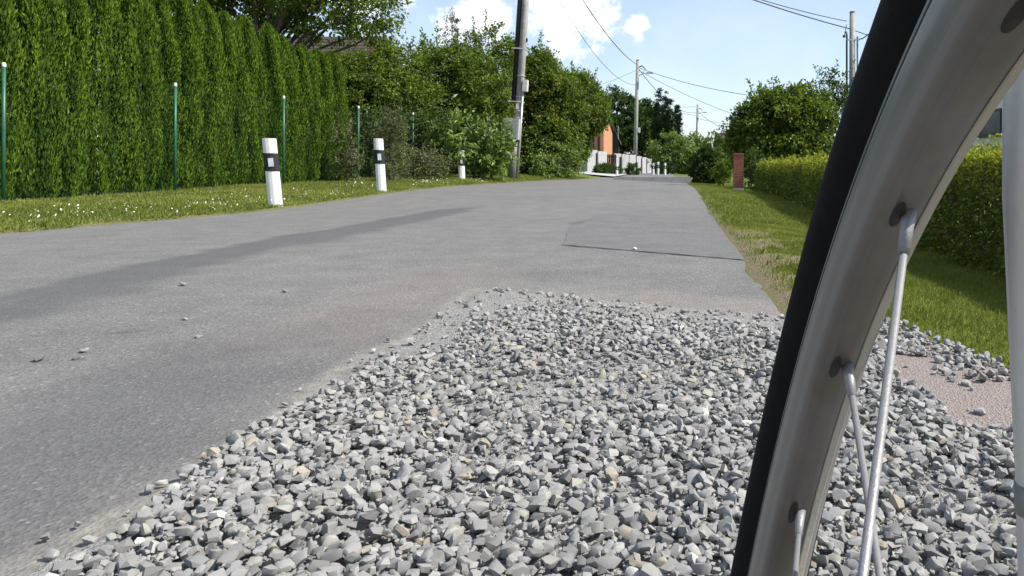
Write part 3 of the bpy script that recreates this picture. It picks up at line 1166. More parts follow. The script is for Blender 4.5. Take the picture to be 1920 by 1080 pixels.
tree('dark_shrub', 'dark green bush right of the thuja hedge below the brown roof', 'bush', (-9.7, 23.6, gz(-9.7, 23.6)),
     [(-9.9, 23.8, 2.0, 1.7, 1.3, 1.75), (-10.9, 23.8, 1.6, 1.3, 1.1, 1.7), (-8.6, 24.2, 2.3, 1.2, 1.0, 1.4), (-9.6, 24.4, 3.0, 1.3, 1.0, 1.0), (-10.4, 24.2, 3.55, 1.1, .9, .8), (-11.3, 25, 3.6, 1.0, .9, .8), (-9.4, 25, 3.9, 1.1, .9, .85)],
     900, 38, .30, .12, M['leaf_mid'], 22, 2.2, .07, shoots=34, shoot_len=(.4, 1.0))
tree('broad_bush', 'broad rounded bush filling the bank left of the leaning pole', 'bush', (-8.0, 27.0, gz(-8, 27)),
     [(-8.9, 27.4, 2.3, 2.2, 1.7, 2.45), (-7.4, 26.6, 2.2, 1.75, 1.5, 2.5), (-6.6, 26.2, 1.6, 1.1, 1.1, 1.9), (-9.9, 26.6, 3.1, 1.3, 1.2, 1.4), (-8.6, 27.2, 4.0, 1.3, 1.1, 1.2)],
     1050, 42, .34, .13, M['leaf_mid'], 23, 3.0, .10, shoots=60, shoot_len=(.3, .9))
tree('plum_conifer', 'dull purplish conifer tip rising above the broad bush', 'tree', (-9.45, 32.0, gz(-9.45, 32)),
     [(-9.45, 32, 5.7, .75, .7, 1.3), (-9.25, 32, 4.6, 1.1, 1, 1.5), (-9.6, 32, 3, 1.4, 1.2, 2)],
     260, 30, .26, .12, M['leaf_brown'], 24, 6.4, .09, aspect=.3, shoots=30)
tree('tall_shrub', 'light green shrub top just left of the leaning pole', 'bush', (-7.5, 30.5, gz(-7.5, 30.5)),
     [(-7.6, 30.5, 4.7, 1.1, 1.0, 1.7), (-6.9, 30.6, 4.3, 1.0, 1, 1.6), (-8.3, 30.4, 3.6, 1.1, 1, 1.6), (-7.2, 30.5, 2, 1.5, 1.2, 2)],
     640, 36, .30, .13, M['leaf_mid'], 25, 4.6, .08, shoots=24, shoot_len=(.4, 1.0))
tree('thicket_bush', 'tall green thicket just right of the leaning pole', 'bush', (-5.3, 31.0, gz(-5.3, 31)),
     [(-5.6, 31, 3.3, 1.15, 1.1, 2.0), (-4.9, 31.2, 2.6, 1.15, 1.2, 2.0), (-5.3, 30.2, 1.2, 1.2, 1.0, 1.4), (-5.9, 31.2, 4.3, .9, .9, 1.2)],
     900, 42, .32, .13, M['leaf_mid'], 26, 4.2, .08, shoots=50, shoot_len=(.3, .9))
tree('overhanging_tree', 'leafy tree at the right end of the bank, hanging before the orange house', 'tree', (-4.7, 33.6, gz(-4.7, 33.6)),
     [(-4.5, 33.4, 3.3, 1.3, 1.2, 1.2), (-3.8, 33.2, 2.9, .85, .9, .95), (-5.0, 33.6, 1.8, 1.1, 1.0, 1.7), (-4.6, 33.8, 4.1, .9, .9, .75)],
     760, 40, .30, .13, M['leaf_mid'], 27, 3.6, .09, shoots=50, shoot_len=(.3, .8))
tree('low_bush', 'low bright bush at the foot of the thicket by the road', 'bush', (-4.35, 29.8, gz(-4.35, 29.8)),
     [(-4.45, 29.8, .75, .75, .6, .65), (-4.9, 29.6, .9, .7, .6, .8), (-5.0, 28.2, .6, .5, .4, .55)], 150, 30, .2, .10, M['leaf_light'], 28, .8, .03, shoots=8, shoot_len=(.15, .4))
tree('large_leaved_shrub', 'shrub with large pale leaves beside the grey pole cabinet', 'shrub', (-6.1, 22.4, gz(-6.1, 22.4)),
     [(-6.0, 22.4, 1.3, .75, .5, 1.0), (-5.6, 22.6, 1.05, .65, .5, .85), (-6.4, 22.2, 1.5, .5, .35, .7), (-5.7, 22.3, .6, .65, .4, .5), (-6.12, 21.15, 1.12, .22, .12, .22)],
     150, 14, .22, .20, M['leaf_light'], 29, 1.9, .03, nb=16, aspect=.42, shoots=16, droop=.5, shell=.35, shoot_len=(.25, .6))
tree('grey_juniper', 'upright grey-green juniper behind the middle marker post', 'shrub', (-7.2, 18.7, gz(-7.2, 18.7)),
     [(-7.2, 18.7, .7, .42, .4, .65), (-7.15, 18.7, 1.25, .33, .3, .65), (-7.1, 18.7, 1.75, .16, .16, .42), (-7.4, 18.6, 1.3, .18, .18, .42), (-6.95, 18.6, 1.35, .14, .14, .4)],
     190, 26, .13, .075, M['leaf_grey'], 30, 1.9, .03, aspect=.28, shoots=24, droop=-.6, shoot_len=(.15, .35))
tree('olive_shrub', 'low dull olive shrub between the juniper and the large-leaved shrub', 'shrub', (-6.7, 20.2, gz(-6.7, 20.2)),
     [(-7.1, 20.2, .55, .6, .45, .55), (-6.7, 20.3, .5, .45, .45, .6), (-6.2, 22.9, .4, .4, .35, .4), (-7.5, 20, .4, .4, .4, .45)],
     170, 26, .17, .075, M['leaf_grey'], 31, .9, .03, aspect=.4, shoots=26, droop=-.2, shoot_len=(.2, .5))
tree('twiggy_bush', 'thin twiggy bush in the gap between thuja hedge and juniper', 'shrub', (-8.05, 18.2, gz(-8.05, 18.2)),
     [(-8.1, 18.2, .9, .4, .3, .6), (-7.9, 18.2, .5, .4, .3, .35)], 36, 14, .15, .085, M['leaf_grey'], 32, 1.3, .022, nb=22, aspect=.4, shoots=16, shell=.3, shoot_len=(.2, .5))
tree('fence_bush', 'dark leafy bush behind the last fence posts', 'bush', (-8.7, 21.6, gz(-8.7, 21.6)),
     [(-8.8, 21.8, 1.1, .9, .8, 1.1), (-8.2, 22.6, 1.2, .9, .8, 1.2), (-7.6, 23.4, 1.2, .9, .8, 1.2)], 260, 32, .25, .10, M['leaf_dark'], 33, 1.6, .05, shoots=16)

# ------------------------------------------------------------------ far vegetation
tree('tall_wood_tree', 'tall dark deciduous tree behind the middle pole', 'tree', (at(1165, 72), 72, gz(at(1165, 72), 72)),
     [(at(1160, 72), 72, 5.2, 1.9, 1.8, 2.9), (at(1180, 72), 73, 4.9, 1.6, 1.6, 2.6), (at(1145, 72), 72, 3.4, 1.6, 1.5, 2.6), (at(1200, 72), 73, 3, 1.8, 1.5, 2.6)], 620, 34, .5, .28, M['leaf_dark'], 41, 6, .16, shoots=12)
tree('wood_tree', 'dark deciduous tree just right of the middle pole', 'tree', (at(1212, 74), 74, gz(at(1212, 74), 74)),
     [(at(1212, 74), 74, 4.9, 1.2, 1.2, 2.3), (at(1222, 74), 74, 3.4, 1.6, 1.4, 2.6)], 380, 32, .45, .28, M['leaf_dark'], 42, 5.5, .14, shoots=8)


def spire(name, label, px, Y, top_py, base_w, seed, mat, cat='conifer'):
    x = at(px, Y)
    H = ht(top_py, Y)
    lob = []
    for k in range(7):
        t = k / 6
        lob.append((x, Y, .4 + (H - .7) * t, base_w * (1 - .86 * t) + .05, base_w * (1 - .86 * t) + .05, H / 9))
    return tree(name, label, cat, (x, Y, gz(x, Y)), lob, 420, 30, .26, .22, mat, seed, H * .9, .09, aspect=.3, droop=-.5, shell=.4)


spire('spruce_tree', 'taller pointed dark conifer behind the pale green bush', 1235, 66, 175, 1.0, 51, M['conifer'])
spire('spruce_tree', 'second pointed dark conifer, slightly lower, right beside the taller', 1248, 66.5, 181, .95, 52, M['conifer'])
spire('spruce_tree', 'short dark conifer at the right foot of the pointed pair', 1257, 65, 196, .85, 53, M['conifer'])
x = at(1271, 66)
tree('columnar_conifer', 'narrow black-green columnar conifer, rightmost against the sky', 'conifer', (x, 66, gz(x, 66)),
     [(x, 66, z, .30, .30, .9) for z in (1.0, 2.2, 3.4, 4.5, 5.2)], 260, 30, .16, .18, M['conifer'], 54, 5.6, .07, aspect=.3, droop=-.5, shell=.3)
x = at(1262, 50)
tree('pale_bush', 'big pale green bush right of the middle pole by the road bend', 'bush', (x, 50, gz(x, 50)),
     [(x - .6, 50, 1.3, 1.1, 1, 1.3), (x + .5, 50, 1.2, 1.2, 1, 1.2), (x + 1.4, 50, .8, .8, .8, .95), (x - .1, 50, 2.0, .8, .8, .85)], 330, 30, .32, .17, M['leaf_light'], 55, 1.6, .06, shoots=14)
x = at(1325, 34.5)
tree('round_bush', 'dark rounded bush at the end of the right verge', 'bush', (x, 34.5, gz(x, 34.5)),
     [(x, 34.5, .65, .66, .6, .95), (x - .1, 34.4, .3, .66, .6, .6)], 400, 36, .17, .11, M['leaf_dark'], 56, .9, .04, shoots=6, shoot_len=(.1, .25))
x = at(1318, 60)
tree('far_round_tree', 'round green tree behind the farthest pole', 'tree', (x, 60, gz(x, 60)),
     [(x - .8, 60, 2.1, 1.1, 1, 1.1), (x + .7, 60, 2.0, 1.0, 1, 1.15), (x, 60, 1.2, 1.7, 1, 1.3)], 260, 26, .35, .2, M['leaf_mid'], 57, 2, .08, shoots=8)
x = at(1356, 31)
tree('verge_bush', 'small bush between the dark round bush and the brick pillar', 'bush', (x, 31, gz(x, 31)),
     [(x, 31, .35, .42, .4, .5), (x + .2, 31.4, .5, .3, .3, .4)], 110, 26, .15, .09, M['leaf_mid'], 58, .5, .03, shoots=5, shoot_len=(.1, .25))
tree('garden_tree', 'dense rounded tree above the right hedge', 'tree', (3.6, 26.5, gz(3.6, 26.5)),
     [(3.5, 26.5, 2.0, 1.55, 1.4, 1.45), (2.6, 26.3, 1.6, .95, .9, 1.15), (4.6, 26.6, 2.0, 1.2, 1.1, 1.3), (3.9, 26.4, 2.6, 1.1, 1.0, .85), (3.0, 25.8, .7, 1.0, .7, .9), (4.4, 25.8, .8, 1.0, .8, .9)],
     900, 46, .36, .14, M['leaf_mid'], 59, 2.4, .09, shoots=75, shoot_len=(.25, .6), shell=.42)
tree('background_tree', 'airy taller tree beside the right-hand pole', 'tree', (8.2, 36.5, gz(8.2, 36.5)),
     [(7.6, 36.5, 4.4, .9, .8, 1.1), (8.5, 36.5, 3.6, 1.4, 1.2, 2.0), (7.3, 36.5, 3.0, 1.0, .9, 1.2)], 170, 22, .30, .15, M['leaf_dark'], 60, 4.6, .1, shell=.3, shoots=14)
for k, (px, Y, wd, hgt, lab) in enumerate(((1142, 43, .75, .72, 'wide clipped bush before the pale wall'), (1187, 46, .45, .70, 'small round bush at the foot of the middle pole'), (1128, 42.4, .42, .6, 'little low bush at the left foot of the pale wall'))):
    x = at(px, Y)
    tree('wall_bush', lab, 'bush', (x, Y, gz(x, Y)), [(x, Y, .38, wd, .5, hgt * .58)], 100, 26, .14, .10, M['leaf_dark'], 70 + k, .4, .03, shoots=0)

# ------------------------------------------------------------------ clipped hedge on the right
hedge = empty('clipped_hedge', (2.5, 11.5, gz(2.5, 11.5)))
tag(hedge, 'long low clipped hedge with yellowish new tops along the right verge', 'hedge')
h0 = Vector(hedge.location)
r = np.random.default_rng(5)
HX0, HX1, HY0, HY1, HT = 2.08, 2.95, 2.6, 20.2, 0.70


def hedge_leaves(n, ya, yb, leaf):
    y = r.uniform(ya, yb, n)
    face = r.random(n)
    bulge = 0.10 * (hash_noise(y, y * 0, 1.1) - .5) + 0.07 * (hash_noise(y, y * 0 + 3, 3.3) - .5)
    zb = ground_z(np.full(n, 2.2), y)
    dep = 0.20 * r.random(n) ** 1.5
    # front
    zf = r.random(n)
    x1 = HX0 + bulge + dep + 0.10 * zf ** 3 + 0.07 * (hash_noise(y, zf * 3, 4) - .5)
    z1 = zb + 0.04 + zf * (HT - zb - 0.06)
    # top
    x2 = HX0 + 0.06 + (HX1 - HX0 - .1) * r.random(n)
    z2 = HT - dep + 0.07 * (hash_noise(x2, y, 3.2) - .5) + 0.05 * (hash_noise(x2, y, 9) - .5)
    # back
    isf, ist = face < .52, face >= .52
    x = np.where(isf, x1, x2)
    z = np.where(isf, z1, z2)
    back = face > .9
    x = np.where(back, HX1 - dep, x)
    z = np.where(back, zb + r.random(n) * (HT - zb - .06), z)
    P = np.stack([x, y, z], 1) - np.array(h0)
    out = np.where(isf[:, None], (-1.0, 0, .25), np.where(back[:, None], (1, 0, .3), (0, 0, 1.0))) * .7 + unit(r, n) * .8
    new = ss(HT - .42, HT - .05, z) * (0.35 + .65 * hash_noise(y, x, 5))  # yellow new growth, plus the sunlit look of the top painted into the tint
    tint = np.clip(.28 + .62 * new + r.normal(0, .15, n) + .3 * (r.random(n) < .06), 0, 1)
    up = unit(r, n) * .8 + (0, 0, 1)
    ln = leaf * r.uniform(.7, 1.3, n)
    return leaves(P, out, up, ln, ln * .6, tint)


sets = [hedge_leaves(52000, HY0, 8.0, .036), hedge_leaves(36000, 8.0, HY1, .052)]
# feathery shoots above the cut
for ya, yb, cnt in ((3.2, 8, 130), (8, 20, 130)):
    for _ in range(cnt):
        y0, x0 = r.uniform(ya, yb), r.uniform(HX0 + .05, HX1)
        m = 9
        t = np.linspace(0, 1, m)
        L_ = r.uniform(.05, .16)
        P = np.stack([x0 + r.normal(0, .02) * t, y0 + r.normal(0, .02) * t, HT - .02 + t * L_], 1) - np.array(h0)
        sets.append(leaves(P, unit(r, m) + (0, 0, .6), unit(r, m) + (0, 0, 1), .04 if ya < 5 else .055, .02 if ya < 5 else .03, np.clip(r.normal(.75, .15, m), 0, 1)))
off = 0
Vh, Fh, Th = [], [], []
for V, F, t in sets:
    Vh.append(V)
    Fh.append(F + off)
    Th.append(t)
    off += len(V)
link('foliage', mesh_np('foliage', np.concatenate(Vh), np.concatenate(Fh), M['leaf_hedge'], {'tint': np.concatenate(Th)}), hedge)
tw = MB()
rr = random.Random(4)
for k in range(330):
    y = rr.uniform(HY0, HY1)
    x = rr.uniform(HX0 + .12, HX1 - .1)
    z = gz(x, y)
    for _ in range(3):
        tw.tube([(x - h0.x, y - h0.y, z - h0.z - .02), (x + rr.uniform(-.12, .12) - h0.x, y + rr.uniform(-.15, .15) - h0.y, .3 - h0.z), (x + rr.uniform(-.25, .25) - h0.x, y + rr.uniform(-.25, .25) - h0.y, HT - .08 - h0.z)], [.008, .006, .003], 3, False)
tw.build('stems', M['bark'], hedge)


# ------------------------------------------------------------------ grass and daisies
def grass_patch(n, sampler, hlo, hhi, wid, seed):
    r = np.random.default_rng(seed)
    x, y = sampler(r, n)
    d = dirt_at(x, y)
    bald = hash_noise(x, y, 1.7) * .6 + hash_noise(x, y, 5) * .4
    ok = (r.random(len(x)) > d * 0.93) & ((x < left_edge(y) - .01) | (x > right_edge(y) + .0))
    ok &= ~((x > 0.3) & (y < 3.0) & (dirt_at(x, y) > .6))
    x, y, bald = x[ok], y[ok], bald[ok]
    n = len(x)
    z = ground_z(x, y) - .005
    P = np.stack([x, y, z], 1)
    a = np.array([0, 0, 1.0]) + r.normal(size=(n, 3)) * (.55, .55, .15)
    ln = r.uniform(hlo, hhi, n) * (0.7 + .6 * bald)
    tint = np.clip(.30 + .45 * hash_noise(x, y, .9) * hash_noise(x, y, 3.0) * 1.6 + r.normal(0, .18, n), 0, 1)
    return leaves(P, a, unit(r, n), ln, wid * r.uniform(.7, 1.3, n), tint, .3)


def right_near(r, n):
    y = r.uniform(1.3, 8.0, n)
    return right_edge(y) + r.random(n) * (2.6 - right_edge(y)), y


def right_far(r, n):
    y = 8 + 26 * r.random(n) ** 1.4
    return right_edge(y) + r.random(n) ** .8 * 2.4, y


def left_all(r, n):
    y = 5.5 + 28 * r.random(n) ** 1.5
    return left_edge(y) - r.random(n) ** 1.2 * 3.8, y


def edge_tufts(r, n):
    m = n // 30
    cy = np.concatenate([3.2 + 12 * r.random(m // 2) ** 1.3, 6 + 18 * r.random(m - m // 2) ** 1.3])
    cx = np.concatenate([right_edge(cy[:m // 2]) + np.abs(r.normal(.10, .22, m // 2)) + .32 * (cy[:m // 2] < 3), left_edge(cy[m // 2:]) - np.abs(r.normal(.08, .25, m - m // 2))])
    k = np.repeat(np.arange(m), 30)
    return cx[k] + r.normal(0, .035, len(k)), cy[k] + r.normal(0, .05, len(k))


gs = [grass_patch(7000, edge_tufts, .03, .075, .007, 4), grass_patch(120000, right_near, .014, .036, .0045, 1), grass_patch(60000, right_far, .022, .05, .010, 2), grass_patch(100000, left_all, .03, .075, .012, 3)]
off = 0
Vh, Fh, Th = [], [], []
for V, F, t in gs:
    Vh.append(V)
    Fh.append(F + off)
    Th.append(t)
    off += len(V)
o = link('grass', mesh_np('grass', np.concatenate(Vh), np.concatenate(Fh), M['grass'], {'tint': np.concatenate(Th)}))
tag(o, 'mown green grass of the verges on both sides of the road', kind='stuff')

r = np.random.default_rng(12)
n = 420
y = 7 + 15 * r.random(n) ** 1.3
x = left_edge(y) - .12 - np.abs(r.normal(.55, .55, n))
k = (hash_noise(x, y, 1.3) > .42) & (x > -9.2)
x, y = x[k], y[k]
n = len(x)
z = ground_z(x, y) + r.uniform(.05, .11, n)
ang = np.linspace(0, 2 * np.pi, 7)[:-1]
rad = r.uniform(.0045, .0095, n)
tilt = r.normal(0, .5, (n, 2))
tilt[:, 1] -= .5
V = np.empty((n, 7, 3))
V[:, 0] = np.stack([x, y, z + .002], 1)
for q, a in enumerate(ang):
    cx, cy = np.cos(a) * rad, np.sin(a) * rad
    V[:, q + 1] = np.stack([x + cx, y + cy, z + cx * tilt[:, 0] - cy * tilt[:, 1]], 1)
i = np.arange(n)[:, None] * 7
F = np.concatenate([np.concatenate([i, i + 1 + q, i + 1 + (q + 1) % 6], 1) for q in range(6)], 0)
o = link('daisies', mesh_np('daisies', V.reshape(-1, 3), F, M['petal']))
tag(o, 'small white daisies scattered through the left verge grass', kind='stuff')


# ------------------------------------------------------------------ poles and wires
def curve_pts(a, b, sag, n=24):
    a, b = Vector(a), Vector(b)
    return [a.lerp(b, k / n) - Vector((0, 0, 4 * sag * (k / n) * (1 - k / n))) for k in range(n + 1)]


# near pole: leaning, with dark conduit, cabinet, small boxes
P1 = (-5.5, 25.0, gz(-5.5, 25))
pole = empty('utility_pole', P1)
pole.rotation_euler = (0, math.radians(3.6), 0)
tag(pole, 'nearest grey utility pole, leaning right, with cable conduit and cabinet', 'pole', 'utility poles')
MB().tube([(0.05, 0, -.3), (0.05, 0, 4.5), (0.05, 0, 9.2)], [.135, .118, .095], 14).build('shaft', M['concrete'], pole, True)
MB().tube([(-.02, -.02, -.3), (-.02, -.02, 1.28)], [.17, .165], 12).build('footing_stub', M['concrete_dark'], pole, True)
MB().tube([(-.15, .02, 2.55), (-.15, .02, 9.0)], [.085, .075], 10).build('conduit', M['cable'], pole, True)
MB().tube([(.165, -.10, .05), (.165, -.10, 2.9)], .035, 8).build('pipe', M['galv'], pole, True)
cb = MB().box(-.34, .16, -.42, -.13, 1.30, 2.0).build('cabinet', M['box_grey'], pole, bevel=.012)
MB().box(-.30, .12, -.432, -.42, 1.34, 1.96).build('door', M['box_grey'], cb, bevel=.004)
MB().box(.15, .33, -.22, -.04, 2.92, 3.32).build('meter_box', M['cap'], pole, bevel=.02)
for z in (2.58, 4.35):
    MB().box(-.29, .20, -.17, -.14, z - .018, z + .018).build('strap', M['cap'], pole)
    MB().box(-.28, .19, .12, .15, z - .018, z + .018).build('strap', M['cap'], pole)
for z in (2.28, 2.75, 3.45, 2.05):
    MB().tube([(0.05, 0, z - .012), (0.05, 0, z + .012)], .150, 14).build('band', M['galv'], pole)
MB().box(-.02, .06, -.16, -.13, 2.33, 2.52).build('number_plate', M['white'], pole)
MB().box(.13, .19, -.06, .06, 4.6, 4.72).build('clamp', M['cable'], pole)
p1top = Vector((P1[0] + 9.0 * math.sin(math.radians(3.6)) + .05, 25.0, P1[2] + 8.9))


def street_pole(label, px, Y, top_py, rad, lamp=True, lean=0.0):
    x = at(px, Y)
    z0 = gz(x, Y)
    H = ht(top_py, Y) - z0
    root = empty('utility_pole', (x, Y, z0))
    root.rotation_euler = (0, lean, 0)
    tag(root, label, 'pole', 'utility poles')
    MB().tube([(0, 0, -.3), (0, 0, H * .5), (0, 0, H)], [rad * 1.15, rad, rad * .82], 12).build('shaft', M['concrete'], root, True)
    MB().tube([(0, 0, H), (0, 0, H + .04)], [rad * .95, rad * .7], 12).build('top_cap', M['cable'], root)
    if lamp:
        a = MB().tube([(0, 0, H - .55), (.35, -.05, H - .42), (.62, -.1, H - .68), (.45, -.1, H - .95)], [.05, .045, .04, .03], 6).build('cable_loop', M['cable'], root, True)
        arm = MB().tube([(0, 0, H - 1.25), (.5, -.1, H - 1.02), (.75, -.15, H - 1.0)], .03, 6).build('lamp_arm', M['galv'], root, True)
        MB().prism([(.7, H - 1.06), (1.25, H - 1.02), (1.25, H - .95), (1.05, H - .88), (.7, H - .93)], -.26, -.06).build('lamp_head', M['galv'], arm, bevel=.01)
    return root, Vector((x, Y, z0 + H))


p2, t2 = street_pole('middle grey utility pole with lamp arm by the pale wall', 1190, 58, 113, .145, True, math.radians(1.6))
MB().box(.12, .34, -.12, .12, 3.1, 3.5).build('meter_box', M['cap'], p2, bevel=.02)
t2 = t2 + Vector((.25, 0, 0))
p3, t3 = street_pole('farthest small utility pole above the round green trees', 1305, 100, 197, .16, True, math.radians(1.5))
p4, t4 = street_pole('utility pole with cable pipes beside the bicycle tyre', 1598, 38, 23, .165, False)
H4 = t4.z - p4.location.z
MB().tube([(-.30, -.1, -.2), (-.30, -.1, H4 - 1.2), (-.33, -.1, H4 - 1.0)], .05, 7).build('cable_pipe', M['cable'], p4, True)
MB().tube([(.24, -.1, -.2), (.24, -.1, H4 - 1.25)], .045, 7).build('cable_pipe', M['cable'], p4, True)
MB().box(-.36, .34, -.14, -.09, H4 - 1.46, H4 - 1.38).build('crossbar', M['galv'], p4)
MB().tube([(.15, 0, H4 - 1.4), (.5, -.1, H4 - 1.36), (.85, -.2, H4 - 1.1), (1.1, -.2, H4 - .6)], .03, 6).build('bracket_arm', M['cable'], p4, True)
MB().box(-.50, -.38, -.12, -.05, H4 - 1.30, H4 - 1.18).build('insulator', M['cable'], p4)
MB().tube([(-.44, -.1, H4 - 1.25), (-.30, -.1, H4 - .65)], .02, 5).build('cable_loop', M['cable'], p4)


def wire(label, a, b, sag, rad):
    a, b = Vector(a), Vector(b)
    root = MB().tube([p - a for p in curve_pts(a, b, sag)], rad, 5, False).build('overhead_wire', M['cable'])
    root.location = a
    tag(root, label, 'wire', 'overhead wires')


wire('thick overhead cable from the nearest pole to the top of the middle pole', p1top, t2 - Vector((.05, 0, .35)), .75, .024)
wire('thin overhead line sagging low from the nearest pole to the middle pole', p1top - Vector((.15, 0, 1.0)), t2 - Vector((.1, 0, 1.9)), 1.25, .014)
wire('thin line crossing behind, rising left to right onto the middle pole', (at(1105, 56), 56, ht(165, 56)), t2 - Vector((.1, 0, .75)), .1, .012)
wire('thin overhead line from the middle pole down towards the garden tree', t2 - Vector((0, 0, .55)), (at(1480, 40), 40, ht(188, 40)), .35, .018)
wire('faint lower line from the middle pole to the far right trees', t2 - Vector((0, 0, .75)), (at(1400, 70), 70, ht(222, 70)), .3, .018)
wire('thick overhead cable from the middle pole to the farthest pole', t2 - Vector((0, 0, .6)), t3 - Vector((0, 0, 1.0)), 1.1, .026)
wire('short line running left from the top of the farthest pole', (at(1265, 100), 100, ht(199, 100)), t3 - Vector((0, 0, .2)), .1, .02)
wire('lower short line left of the farthest pole', (at(1265, 100), 100, ht(207, 100)), t3 - Vector((0, 0, 1.4)), .1, .02)
wire('line dropping right from the farthest pole', t3 - Vector((0, 0, .6)), (at(1390, 85), 85, ht(250, 85)), .6, .026)
wire('line running right from the farthest pole into the trees', t3 - Vector((0, 0, 1.7)), (at(1400, 92), 92, ht(232, 92)), .3, .02)
wire('upper of two black cables reaching the right-hand pole', p1top + Vector((0, 0, .1)), t4 - Vector((.3, 0, .45)), .42, .022)
wire('lower, thicker of two black cables reaching the right-hand pole', p1top, t4 - Vector((.1, 0, .85)), .28, .03)
wire('short cable from the right-hand pole passing behind the tyre', t4 - Vector((.1, 0, .85)), (12.5, 40, t4.z - 1.3), .1, .026)

# ------------------------------------------------------------------ buildings and walls
def house(name, label, x0, x1, y0, y1, z0, wall_h, roof_h, wall_m, roof_m, along='x', over=.35, gable_m=None):
    root = empty(name, ((x0 + x1) / 2, (y0 + y1) / 2, z0))
    tag(root, label, 'house')
    hx, hy = (x1 - x0) / 2, (y1 - y0) / 2
    if along == 'x':      # ridge runs along x, gables at the ends
        MB().box(-hx, hx, -hy, hy, -.2, wall_h).build('wall', wall_m, root)
        g = MB()
        rot = Matrix.Rotation(math.radians(90), 4, 'Z')
        g.prism([(-hy, wall_h + .002), (hy, wall_h + .002), (0, wall_h + roof_h)], -hx, hx, rot)
        g.build('gable', gable_m or wall_m, root)
        rf = empty('tmp', (0, 0, 0))
        COL.objects.unlink(rf)
        sl = MB()
        t = .14
        k = roof_h / hy
        for s in (-1, 1):
            sl.add([(-hx - over, s * (hy + over), wall_h - over * k), (hx + over, s * (hy + over), wall_h - over * k), (hx + over, 0, wall_h + roof_h), (-hx - over, 0, wall_h + roof_h),
                    (-hx - over, s * (hy + over), wall_h - over * k + t), (hx + over, s * (hy + over), wall_h - over * k + t), (hx + over, 0, wall_h + roof_h + t), (-hx - over, 0, wall_h + roof_h + t)],
                   [(0, 1, 2, 3), (4, 5, 6, 7), (0, 1, 5, 4), (1, 2, 6, 5), (2, 3, 7, 6), (3, 0, 4, 7)])
        ro = sl.build('roof', roof_m, root)
        tl = MB()        # courses of tiles as small steps
        nrow = int(math.hypot(hy, roof_h) / .32)
        for s in (-1, 1):
            for q in range(nrow):
                f0, f1 = q / nrow, (q + 1) / nrow
                ya, yb = s * (hy + over) * (1 - f0), s * (hy + over) * (1 - f1)
                za = wall_h - over * k + (roof_h + over * k) * f0 + t
                zb = wall_h - over * k + (roof_h + over * k) * f1 + t
                tl.add([(-hx - over, ya, za + .03), (hx + over, ya, za + .03), (hx + over, yb, zb + .004), (-hx - over, yb, zb + .004), (-hx - over, ya, za), (hx + over, ya, za)],
                       [(0, 1, 2, 3), (4, 5, 1, 0)])
        to = tl.build('tile_courses', roof_m, ro)
        to['kind'] = 'stuff'
    else:
        MB().box(-hx, hx, -hy, hy, -.2, wall_h).build('wall', wall_m, root)
        MB().prism([(-hx, wall_h + .002), (hx, wall_h + .002), (0, wall_h + roof_h)], -hy, hy).build('gable', wall_m, root)
        sl = MB()
        t = .14
        k = roof_h / hx
        for s in (-1, 1):
            sl.add([(s * (hx + over), -hy - over, wall_h - over * k), (s * (hx + over), hy + over, wall_h - over * k), (0, hy + over, wall_h + roof_h), (0, -hy - over, wall_h + roof_h),
                    (s * (hx + over), -hy - over, wall_h - over * k + t), (s * (hx + over), hy + over, wall_h - over * k + t), (0, hy + over, wall_h + roof_h + t), (0, -hy - over, wall_h + roof_h + t)],
                   [(0, 1, 2, 3), (4, 5, 6, 7), (0, 1, 5, 4), (1, 2, 6, 5), (2, 3, 7, 6), (3, 0, 4, 7)])
        sl.build('roof', roof_m, root)
    return root


def window(root, face, a0, a1, z0, z1, plane, fm='frame_dark'):
    """window on a wall facing -Y ('front') or -X ('side'), in the house's own coordinates"""
    wd = .06
    def bx(mb, u0, u1, w0, w1, d0, d1):
        if face == 'front':
            mb.box(u0, u1, plane - d1, plane - d0, w0, w1)
        else:
            mb.box(plane - d1, plane - d0, u0, u1, w0, w1)
    f = MB()
    bx(f, a0, a1, z0, z0 + wd, .003, .05)
    bx(f, a0, a1, z1 - wd, z1, .003, .05)
    bx(f, a0, a0 + wd, z0 + wd, z1 - wd, .003, .05)
    bx(f, a1 - wd, a1, z0 + wd, z1 - wd, .003, .05)
    fo = f.build('window', M[fm], root)
    g = MB()
    bx(g, a0 + wd, a1 - wd, z0 + wd, z1 - wd, .004, .016)
    g.build('pane', M['glass'], fo)
    s = MB()
    bx(s, a0 - .05, a1 + .05, z0 - .05, z0 - .002, .003, .09)
    s.build('sill', M[fm], fo)
    return fo


hs = house('white_house', 'white rendered house behind the right hedge with small dark window', 10.0, 18.0, 15.5, 29.0, gz(10, 22) - .1, 5.6, 3.0, M['render_white'], M['tile_brown'], 'y')
cyh = (15.5 + 29) / 2
zb = hs.location.z
window(hs, 'side', 23.0 - cyh, 24.7 - cyh, ht(252, 23.5) - zb, ht(205, 23.5) - zb, -4.0)
window(hs, 'side', 17.0 - cyh, 18.4 - cyh, 1.9, 3.2, -4.0)

hl = house('bungalow', 'house with brown tiled roof half hidden behind bushes at left', -22.0, -13.0, 28.5, 36.5, gz(-14, 30), 3.5, 2.35, M['concrete_dark'], M['tile_brown'], 'x', .35, M['wood_dark'])
window(hl, 'front', 1.2, 2.4, 1.2, 2.4, -4.0)
MB().tube([(-4.8, -4.5, 3.45), (4.8, -4.5, 3.45)], .07, 8).build('gutter', M['galv'], hl, True)

